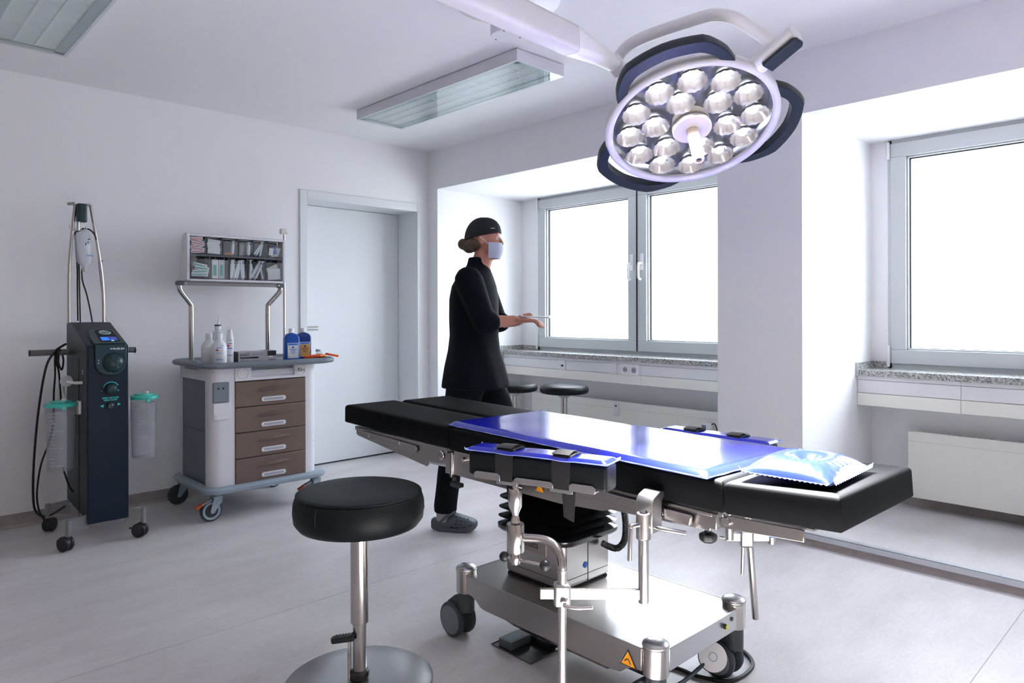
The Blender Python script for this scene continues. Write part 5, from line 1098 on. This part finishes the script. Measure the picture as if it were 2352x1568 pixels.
# poles
B().tube([(.921, 4.455, 1.13), (.923, 4.452, 1.45), (.948, 4.44, 1.785)], .0085, n=14, sub=6).obj('pole', STEELV, mc)
B().tube([(1.090, 4.455, 1.13), (1.080, 4.45, 1.40), (1.022, 4.44, 1.787)], .0085, n=14, sub=6).obj('pole', STEELV, mc)
B().cyl((.915, 4.455, 1.785), (.948, 4.440, 1.790), .0085, n=12).obj('pole_bend', STEELV, mc); B().cyl((.996, 4.44, 1.785), (1.022, 4.440, 1.789), .0085, n=12).obj('pole_bend', STEELV, mc)
b = B(); b.loft([rrect(.976, 4.43, .024, .030, .015, z, 4) for z in (1.688, 1.700, 1.788)]); b.obj('pole_head', PETROL, mc, bevel=.004)
B().cyl((.960, 4.43, 1.64), (.960, 4.43, 1.695), .008, n=12).obj('hook_stem', SATIN, mc)
B().tube([(.960, 4.43, 1.645), (.935, 4.435, 1.642), (.922, 4.437, 1.655), (.921, 4.437, 1.672)], .0028, n=8).obj('hook', CHROME, mc)
B().tube([(.960, 4.43, 1.645), (.985, 4.43, 1.640), (.999, 4.43, 1.650), (.999, 4.43, 1.668)], .0028, n=8).obj('hook', CHROME, mc)
B().cyl((1.066, 4.448, 1.480), (1.082, 4.448, 1.480), .005, n=10).obj('pole_screw', BLKP, mc)
# base legs with casters
LEGM = mat('leg_grey', (.20, .205, .215), .45)
for i, (x, y, ax_) in enumerate(((.833, 4.060, (.90, .43, 0)), (1.176, 4.050, (.7, .7, 0)), (.828, 4.500, (.75, -.65, 0)), (1.178, 4.50, (.6, .8, 0)))):
    xi = .925 if x < 1 else 1.095; yi = my0 + .02 if y < 4.3 else my1 - .03; ym_ = my0 + .10 if y < 4.3 else my1 - .08
    b = B(); b.prism([(xi, ym_ + .03, .165), (xi, yi, .165), (x + (.012 if x < 1 else -.012), y, .138), (x + (.012 if x < 1 else -.012), y, .085), (xi, yi, .095), (xi, ym_ + .03, .10)], (.006 if x < 1 else -.006, 0, 0)) if False else b.loft([[(xi, yi, .092), (xi, yi + .012, .092), (xi, yi + .012, .168), (xi, yi, .168)], [(x, y - .006, .098), (x, y + .006, .098), (x, y + .006, .150), (x, y - .006, .150)]]); lg = b.obj('leg', LEGM, mc, bevel=.002)
    B().cyl((x, y, .075), (x, y, .155), .0125, n=18).obj('leg_socket', LEGM, lg, bevel=.001)
    n_ = Vector(ax_).normalized(); t_ = Vector((-n_.y, n_.x, 0)); wc = Vector((x, y, .0375)) + t_ * .018 * (1 if i != 0 else 1)
    co = B().cyl(wc - n_ * .006, wc + n_ * .006, .033, n=24).obj('caster', BLKP, lg)
    for sg in (-1, 1): B().lathe([(.0001, .005), (.034, .005), (.0375, .009), (.0375, .018), (.034, .023), (.0001, .025)], wc, n_ * sg, 28).obj('caster_wheel', BLKP, co, smooth=45)
    B().cyl((x, y, .045), (x, y, .08), .010, n=12).obj('caster_stem', BLKP, co)
    if i < 2:
        q = t_ if (t_.x < 0) else -t_
        B().cbox(wc + q * .042 + V(0, 0, .008), (.03, .012, .008), rz=math.atan2(q.y, q.x)).obj('caster_brake', BLKP, co, bevel=.002)
# canisters
def canister(x, y, zt, zb, r, label, tilt=0):
    t = thing('suction_canister', label, 'canister', (x, y, zb))
    B().lathe([(.0001, zb), (r * .86, zb), (r * .90, zb + .006), (r * .985, zt - .02), (r, zt - .012), (r, zt)], (x, y, 0), (0, 0, 1), 36, cap=False).obj('jar', CANG, t, smooth=50)
    B().lathe([(.0001, zb + .004), (r * .84, zb + .004), (r * .88, zb + .010), (r * .95, zt - .03)], (x, y, 0), (0, 0, 1), 30, cap=False).obj('liner_bag', glass_mat('liner', (.9, .91, .93), rough=.15, diff=.22, dcol=(.66, .67, .70)), t, smooth=60)
    B().lathe([(r + .002, zt - .012), (r + .006, zt - .010), (r + .007, zt + .002), (r + .003, zt + .007), (r * .75, zt + .009), (r * .72, zt + .016), (.0001, zt + .018)], (x, y, 0), (0, 0, 1), 36).obj('lid', TEALLID, t, smooth=45)
    B().cyl((x + .012, y - .01, zt + .015), (x + .012, y - .01, zt + .028), .011, n=14).obj('port', WHITEP, t, bevel=.002)
    B().box(x - .01, y - r - .012, zt - .024, x + .012, y - r + .01, zt - .004).obj('lid_tab', TEALLID, t, bevel=.003)
    tk_ = B()
    for k in range(16):
        z = zb + .03 + k * (zt - zb - .07) / 15; L_ = .5 if k % 5 == 0 else .22; rr = r * (.905 + .08 * (z - zb) / (zt - zb)) + .0008
        rg = []
        for i in range(7):
            a = R_(-150 + (60 * L_ * 2) * i / 6); rg.append([(x + rr * math.cos(a), y + rr * math.sin(a), z), (x + (rr + .0006) * math.cos(a), y + (rr + .0006) * math.sin(a), z), (x + (rr + .0006) * math.cos(a), y + (rr + .0006) * math.sin(a), z + .0014), (x + rr * math.cos(a), y + rr * math.sin(a), z + .0014)])
        tk_.loft(rg)
    tk_.obj('scale_marks', mat('scale_white', (.75, .76, .78), .5), t, smooth=0, kind='stuff')
    return t
canister(.829, 4.196, .722, .386, .066, 'clear suction canister with a teal lid left of the navy machine')
canister(1.196, 4.108, .738, .412, .0655, 'clear suction canister with a teal lid right of the navy machine')
# infusion bottle hanging from the pole
iv = thing('infusion_bottle', 'clear infusion bottle hanging upside down from the machine pole', 'infusion bottle', (.995, 4.43, 1.40))
ivm = glass_mat('infusion_plastic', (.84, .87, .92), rough=.08, diff=.42, dcol=(.82, .85, .90))
def ivs(cx_, hx, hy, z): return [(cx_ + hx * math.cos(2 * PI * i / 20), 4.425 + hy * math.sin(2 * PI * i / 20), z) for i in range(20)]
b = B(); b.loft([ivs(.988, .013, .012, 1.428), ivs(.988, .014, .013, 1.448), ivs(.986, .030, .024, 1.462), ivs(.984, .036, .030, 1.480), ivs(.982, .040, .032, 1.56), ivs(.980, .038, .030, 1.612), ivs(.982, .026, .022, 1.632), ivs(.983, .010, .010, 1.640)]); b.obj('bottle', ivm, iv, smooth=60)
B().cyl((.988, 4.425, 1.418), (.988, 4.425, 1.432), .0145, n=16).obj('stopper', mat('stopper_grey', (.4, .42, .45), .4), iv)
B().lathe([(.009, 0), (.011, .001), (.009, .002)], (.983, 4.425, 1.648), (0, 1, 0), 16, cap=False).obj('hanger_loop', WHITEP, iv)
for a, c, d, e, mm in ((.996, 1.500, 1.022, 1.503, BLUEP), (.988, 1.506, 1.020, 1.508, BLUEP), (.998, 1.590, 1.008, 1.596, DPRINT), (.996, 1.572, 1.002, 1.578, DPRINT), (.986, 1.558, .990, 1.572, DPRINT)):
    B().box(a, 4.390, c, d, 4.3925, e).obj('print', mm, iv, smooth=0)
# cables hanging from the handle bar and the pole
def cable(pts, r, label):
    o = B().tube(pts, r, n=8, sub=8).obj('cable', CABLE, None); recenter(o); return tag(o, label, 'cable')
cable([(.960, 4.44, 1.145), (.958, 4.44, 1.30), (.957, 4.44, 1.46), (.948, 4.44, 1.60), (.950, 4.44, 1.632), (.968, 4.438, 1.640), (.990, 4.438, 1.655), (1.025, 4.438, 1.645), (1.05, 4.44, 1.60), (1.066, 4.463, 1.50), (1.086, 4.468, 1.30), (1.100, 4.468, 1.145)], .0042, 'black cable looping over the pole hook behind the infusion bottle')
cable([(.968, 4.425, 1.130), (.966, 4.43, 1.30), (.966, 4.44, 1.44), (.966, 4.455, 1.52)], .0038, 'straight black cable rising beside the left machine pole')
cable([(1.022, 4.40, 1.128), (1.012, 4.405, 1.20), (.996, 4.41, 1.29), (.980, 4.42, 1.355), (.976, 4.425, 1.40), (.976, 4.425, 1.43)], .0040, 'curved black cable running down from the infusion bottle')
cable([(.905, 4.45, 1.02), (.862, 4.43, .995), (.845, 4.425, .975), (.815, 4.43, .92), (.795, 4.45, .80), (.775, 4.47, .60), (.762, 4.49, .35), (.765, 4.51, .18), (.782, 4.52, .11), (.82, 4.505, .085), (.87, 4.48, .11), (.905, 4.465, .135)], .0062, 'thick black cable looping from the handle bar down to the left rear caster')
cable([(.862, 4.43, .990), (.850, 4.43, .95), (.852, 4.44, .85), (.848, 4.45, .75), (.850, 4.46, .60)], .0050, 'black cable hanging straight from the handle bar behind the left canister')
cable([(.872, 4.44, .985), (.868, 4.44, .92), (.885, 4.45, .88), (.893, 4.45, .93), (.882, 4.44, .975), (.866, 4.42, .99), (.856, 4.43, .93), (.872, 4.45, .86), (.884, 4.46, .70)], .0048, 'black cable wound in a small coil on the handle bar')
cable([(.855, 4.50, .58), (.835, 4.51, .48), (.80, 4.52, .36), (.783, 4.52, .22), (.79, 4.52, .13), (.81, 4.51, .075), (.836, 4.53, .045)], .0048, 'thin black cable falling behind the left canister to the floor')
cable([(.868, 4.35, .37), (.880, 4.34, .32), (.895, 4.33, .265), (.912, 4.33, .235)], .0048, 'short black cable entering the machine below the left canister')

# ================================================================== floor outlet and cord
fo = thing('floor_outlet', 'open dark floor outlet hatch below the operating table', 'floor outlet', (1.768, 1.766, 0))
B().box(1.690, 1.668, -.003, 1.846, 1.864, .0015).obj('hatch_floor', mat('hatch_dark', (.035, .042, .045), .3, noise=.5, nscale=18), fo, smooth=0)
fb = B(); fb.box(1.688, 1.666, 0, 1.848, 1.668, .004); fb.box(1.688, 1.864, 0, 1.848, 1.866, .004); fb.box(1.688, 1.668, 0, 1.690, 1.864, .004); fb.box(1.846, 1.668, 0, 1.848, 1.864, .004); fb.obj('hatch_frame', mat('hatch_frame', (.12, .13, .14), .4, metal=.7), fo, smooth=0)
B().box(1.700, 1.776, .0015, 1.800, 1.840, .030).obj('junction_box', mat('junction_grey', (.10, .115, .12), .45), fo, bevel=.003)
B().box(1.712, 1.788, .030, 1.772, 1.826, .0306).obj('sticker', mat('sticker_blue', (.12, .22, .27), .5), fo, smooth=0)
B().box(1.806, 1.69, .0015, 1.838, 1.85, .02).obj('side_rail', DARK, fo, smooth=0)
cable([(1.842, 1.80, .02), (1.815, 1.76, .018), (1.805, 1.72, .016), (1.83, 1.68, .012), (1.88, 1.66, .010), (1.95, 1.60, .008)], .0062, 'black cord lying in the floor outlet hatch')
cable([(1.975, 1.40, .007), (2.004, 1.325, .007), (2.011, 1.279, .007), (2.012, 1.231, .007), (2.045, 1.153, .007), (2.106, 1.127, .007), (2.195, 1.133, .007), (2.250, 1.170, .007), (2.285, 1.235, .007), (2.28, 1.30, .007), (2.22, 1.40, .007), (2.10, 1.50, .007)], .0065, 'black power cord looping on the floor round the right caster')

# ================================================================== person
pe = thing('person', 'person in black scrubs, cap and face mask walking behind the table', 'person', (2.552, 2.956, 0))
hd = R_(-43.89 - 8)
PM = Matrix.Translation((2.552, 2.956, 0)) @ Matrix.Rotation(hd, 4, 'Z')          # x forward, y to the left
def PB(): b = B(); b.M = PM; return b
# --- body
b = PB()
hc = Vector((.058, 0, 1.588))
b.ball(hc + V(-.006, 0, .022), (.096, .076, .090), 24, 16); b.ball(hc + V(.020, 0, -.040), (.070, .058, .078), 20, 12)
b.caps(hc + V(.052, 0, -.085), .026, hc + V(.068, 0, -.088), .022)                  # chin
b.caps(hc + V(.082, 0, .010), .010, hc + V(.098, 0, -.022), .0125, 10)              # nose
b.caps(hc + V(.074, -.030, .030), .012, hc + V(.074, .030, .030), .012, 10)         # brow
for sy in (-1, 1): b.ball(hc + V(-.004, sy * .076, -.006), (.018, .010, .030), 10, 8)   # ears
b.caps((.020, 0, 1.38), .060, hc + V(.0, 0, -.075), .053)                            # neck
b.caps((.0, 0, 1.30), .115, (.0, 0, 1.05), .105); b.caps((.0, -.12, 1.36), .06, (.0, .12, 1.36), .06); b.ball((0, 0, .95), (.12, .16, .12))
def limb(pts): 
    for (p0, r0), (p1, r1) in zip(pts[:-1], pts[1:]): b.caps(p0, r0, p1, r1)
armR = [((.010, -.170, 1.350), .052), ((.098, -.225, 1.135), .040), ((.215, -.165, 1.142), .029), ((.245, -.150, 1.146), .026)]
armL = [((.010, .170, 1.350), .052), ((.090, .225, 1.130), .040), ((.215, .075, 1.135), .029), ((.245, .050, 1.140), .026)]
limb(armR); limb(armL)
def hand(wrist, fwd, side, thumb_up):
    f = Vector(fwd).normalized(); s = Vector(side).normalized(); u = f.cross(s).normalized(); u = u if u.z > 0 else -u
    w0 = Vector(wrist)
    for k in range(4): b.caps(w0 + f * .012 + s * (-.020 + .0135 * k), .0135, w0 + f * .070 + s * (-.030 + .020 * k), .0115, 10)   # palm
    Ls = (.060, .072, .076, .066)
    for k in range(4):                                                                # fingers, curled under the sheet
        p0 = w0 + f * .074 + s * (-.031 + .0205 * k); L = Ls[k]
        p1 = p0 + f * L * .45 - u * L * .10; p2 = p1 + f * L * .26 - u * L * .20; p3 = p2 + f * L * .10 - u * L * .22
        b.caps(p0, .0098, p1, .0090, 10); b.caps(p1, .0090, p2, .0082, 10); b.caps(p2, .0082, p3, .0074, 10)
    t0 = w0 + f * .022 + s * .030 * thumb_up + u * .010
    t1 = t0 + f * .034 + s * .016 * thumb_up + u * .014; t2 = t1 + f * .032 + u * .006
    b.caps(t0, .0125, t1, .0108, 10); b.caps(t1, .0108, t2, .0088, 10)
hand((.250, -.147, 1.146), (1, .28, .02), (-.28, 1, 0), 1); hand((.250, .046, 1.140), (1, -.28, .02), (.28, 1, 0), -1)
legR = [((-.01, -.085, .92), .085), ((-.085, -.085, .49), .058), ((-.150, -.080, .20), .043), ((-.155, -.080, .085), .036)]
legL = [((.01, .085, .92), .085), ((.170, .085, .50), .058), ((.275, .085, .20), .043), ((.285, .085, .085), .036)]
limb(legR); limb(legL)
for x, y in ((-.155, -.080), (.285, .085)): b.caps((x - .005, y, .060), .032, (x + .11, y, .045), .028)
remesh(b, 'body', SKIN, pe, .0055, 4)
for sy in (-1, 1):
    e = PB(); e.ball(hc + V(.070, sy * .028, .006), .0115, 12, 8); eo = e.obj('eye', mat('eye_white', (.75, .74, .72), .3), pe)
    e = PB(); e.ball(hc + V(.0790, sy * .0285, .006), .0050, 10, 6); e.obj('iris', mat('eye_iris', (.06, .04, .03), .2), eo)
# --- clothes
def ring(cx_, z, a, c, n=36, f=0.0, lx=0.0): return [(cx_ + lx * 0 + a * (1 + f * math.sin(7 * t + z * 9)) * math.cos(t), c * (1 + f * math.sin(5 * t + z * 13)) * math.sin(t), z) for t in [2 * PI * i / n for i in range(n)]]
b = PB()
b.loft([ring(.030, 1.492, .060, .058), ring(.024, 1.45, .062, .062), ring(.018, 1.42, .075, .095), ring(.008, 1.385, .098, .155), ring(.002, 1.33, .122, .190), ring(.0, 1.26, .134, .196), ring(.0, 1.16, .136, .188, f=.01), ring(.002, 1.06, .134, .178, f=.015), ring(.002, .98, .143, .184, f=.02), ring(.004, .89, .166, .198, f=.02), ring(.006, .80, .184, .208, f=.03), ring(.006, .775, .187, .210, f=.03)])
for pts in (armR, armL):
    (s0, _), (e0, _), (w0, _) = pts[0], pts[1], pts[2]
    s0 = Vector(s0); e0 = Vector(e0); w0 = Vector(w0); m0 = e0 + (w0 - e0) * .32
    b.caps(s0 + V(-.004, -.006 * (1 if s0.y < 0 else -1), .004), .078, e0, .064); b.caps(e0, .062, e0 + (w0 - e0) * .22, .060)
remesh(b, 'tunic', SCRUB, pe, .008, 7)
b = PB()
for pts, (ax_, ay_) in ((legR, (-.152, -.080)), (legL, (.282, .085))):
    (h0, _), (k0, _), (a0, _), _q = pts
    n = 24; rg = []
    for t, (c, r) in enumerate(((Vector(h0) + V(0, 0, -.06), .118), (Vector(h0).lerp(Vector(k0), .5), .098), (Vector(k0), .078), (Vector(k0).lerp(Vector(a0), .55), .064), (Vector((ax_ + .006, ay_, .135)), .062), (Vector((ax_ + .006, ay_, .098)), .064))):
        rg.append([c + V(r * (1 + .05 * math.sin(4 * q + t * 2)) * math.cos(q), r * .92 * math.sin(q), 0) for q in [2 * PI * i / n for i in range(n)]])
    b.loft(rg)
b.ball((0, 0, .88), (.150, .185, .14))
remesh(b, 'trousers', SCRUB, pe, .008, 5)
b = PB(); n = 32; rg = []
for k in range(9):
    ph = k / 8 * PI / 2 * .97; z = .030 + .094 * math.sin(ph); q = math.cos(ph) ** .75
    rg.append([hc + V(-.008 + .104 * q * math.cos(t) - .004 * (1 - q), .085 * q * math.sin(t), z + (-.030 * (1 - math.cos(t)) / 2 * (1 - k / 8)) + .006 * (1 - k / 8) * math.cos(t)) for t in [2 * PI * i / n for i in range(n)]])
b.loft(rg); b.obj('surgical_cap', mat('cap_cloth', (.006, .008, .010), .75), pe, smooth=60)
b = PB(); b.box(hc.x + .052, -.088, hc.z + .052, hc.x + .074, -.084, hc.z + .0545); b.M = PM; b.obj('cap_badge', WPRINT, pe, smooth=0)
b = PB(); b.ball(hc + V(-.085, 0, -.030), (.040, .050, .044), 16, 10); b.ball(hc + V(-.118, 0, -.022), (.032, .036, .032), 14, 8); b.ball(hc + V(-.045, 0, -.020), (.062, .080, .048), 16, 10); remesh(b, 'hair', HAIR, pe, .006, 3)
b = PB()
def mk(u, v):
    a = (u - .5) * PI * .86; z = -.020 - .085 * v; r = 1.0
    bul = .010 * math.sin(PI * v)
    return hc + V(.020 + (.082 + bul - .014 * v) * math.cos(a), (.074 - .012 * v + bul * .4) * math.sin(a), z)
b.grid(mk, 20, 10); b.grid(lambda u, v: mk(u, v) - V(.003, 0, 0), 20, 10); b.obj('face_mask', MASKM, pe, smooth=60)
for sy in (-1, 1): B().tube([PM @ (hc + V(.034, sy * .073, -.030)), PM @ (hc + V(.015, sy * .081, -.010)), PM @ (hc + V(-.008, sy * .084, .012))], .0016, n=6).obj('mask_loop', WHITEP, pe)
# clogs
for x, y in ((-.155, -.080), (.285, .085)):
    b = PB(); rg = []; x0 = x - .066; prof = [(0, .026, .030, .060), (.010, .034, .022, .066), (.040, .036, .014, .062), (.085, .038, .010, .070), (.120, .043, .008, .098), (.160, .047, .010, .086), (.205, .047, .016, .072), (.235, .040, .024, .062), (.250, .024, .034, .050)]
    for dx, hw_, zb_, zt_2 in prof:
        rg.append([(x0 + dx, y + hw_ * (abs(math.cos(t)) ** .7) * (1 if math.cos(t) > 0 else -1), (zb_ + zt_2) / 2 * 1 + (zt_2 - zb_) / 2 * (abs(math.sin(t)) ** .7) * (1 if math.sin(t) > 0 else -1)) for t in [2 * PI * i / 20 for i in range(20)]])
    b.loft(rg); co = b.obj('clog', CLOG, pe, smooth=60)
    b = PB(); b.cyl((x, y, .05), (x, y, .125), .041, n=20); b.obj('sock', mat('sock_grey', (.45, .46, .48), .8), pe)
    b = PB(); b.loft([[(x0 + dx, y + s_ * (hw_ + .003), z) for s_, z in ((-1, max(0.0, zb_ - .010)), (-1, zb_ + .014), (1, zb_ + .014), (1, max(0.0, zb_ - .010)))] for dx, hw_, zb_, zt_2 in prof]); b.obj('sole', CLOG, co, bevel=.004, smooth=50)
    b = PB()
    b.tube([(x0 + .052, y - .042, .050), (x0 + .085, y - .043, .078), (x0 + .120, y - .036, .102), (x0 + .130, y, .115), (x0 + .120, y + .036, .102), (x0 + .085, y + .043, .078), (x0 + .052, y + .042, .050)], .007, n=8, sub=5); b.obj('heel_strap', CLOG, co)
    b = PB()
    for i, (dx, dy, z) in enumerate(((.142, -.034, .082), (.162, -.030, .080), (.184, -.028, .074), (.205, -.024, .070), (.150, -.045, .066), (.172, -.044, .064), (.192, -.041, .060), (.142, -.047, .048), (.166, -.048, .046), (.222, -.043, .040), (.190, -.048, .032), (.150, -.048, .028), (.12, -.046, .030))):
        b.ball((x0 + dx, y + dy, z), (.0042, .0042, .0042), 8, 6)
    b.obj('vent_holes', DARK, co, kind='stuff')
sh_ = PB(); sh_.M = PM @ Matrix.Translation((.355, -.045, 1.162)) @ Matrix.Rotation(R_(2), 4, 'Y'); sh_.box(-.075, -.105, -.004, .075, .105, .004); sh_.box(-.075, -.105, .004, -.071, .105, .010); sh_.box(.071, -.105, .004, .075, .105, .010)
o = sh_.obj('tray', WHITEP, None, bevel=.002); recenter(o); tag(o, 'small flat white tray held out by the person in black', 'tray')
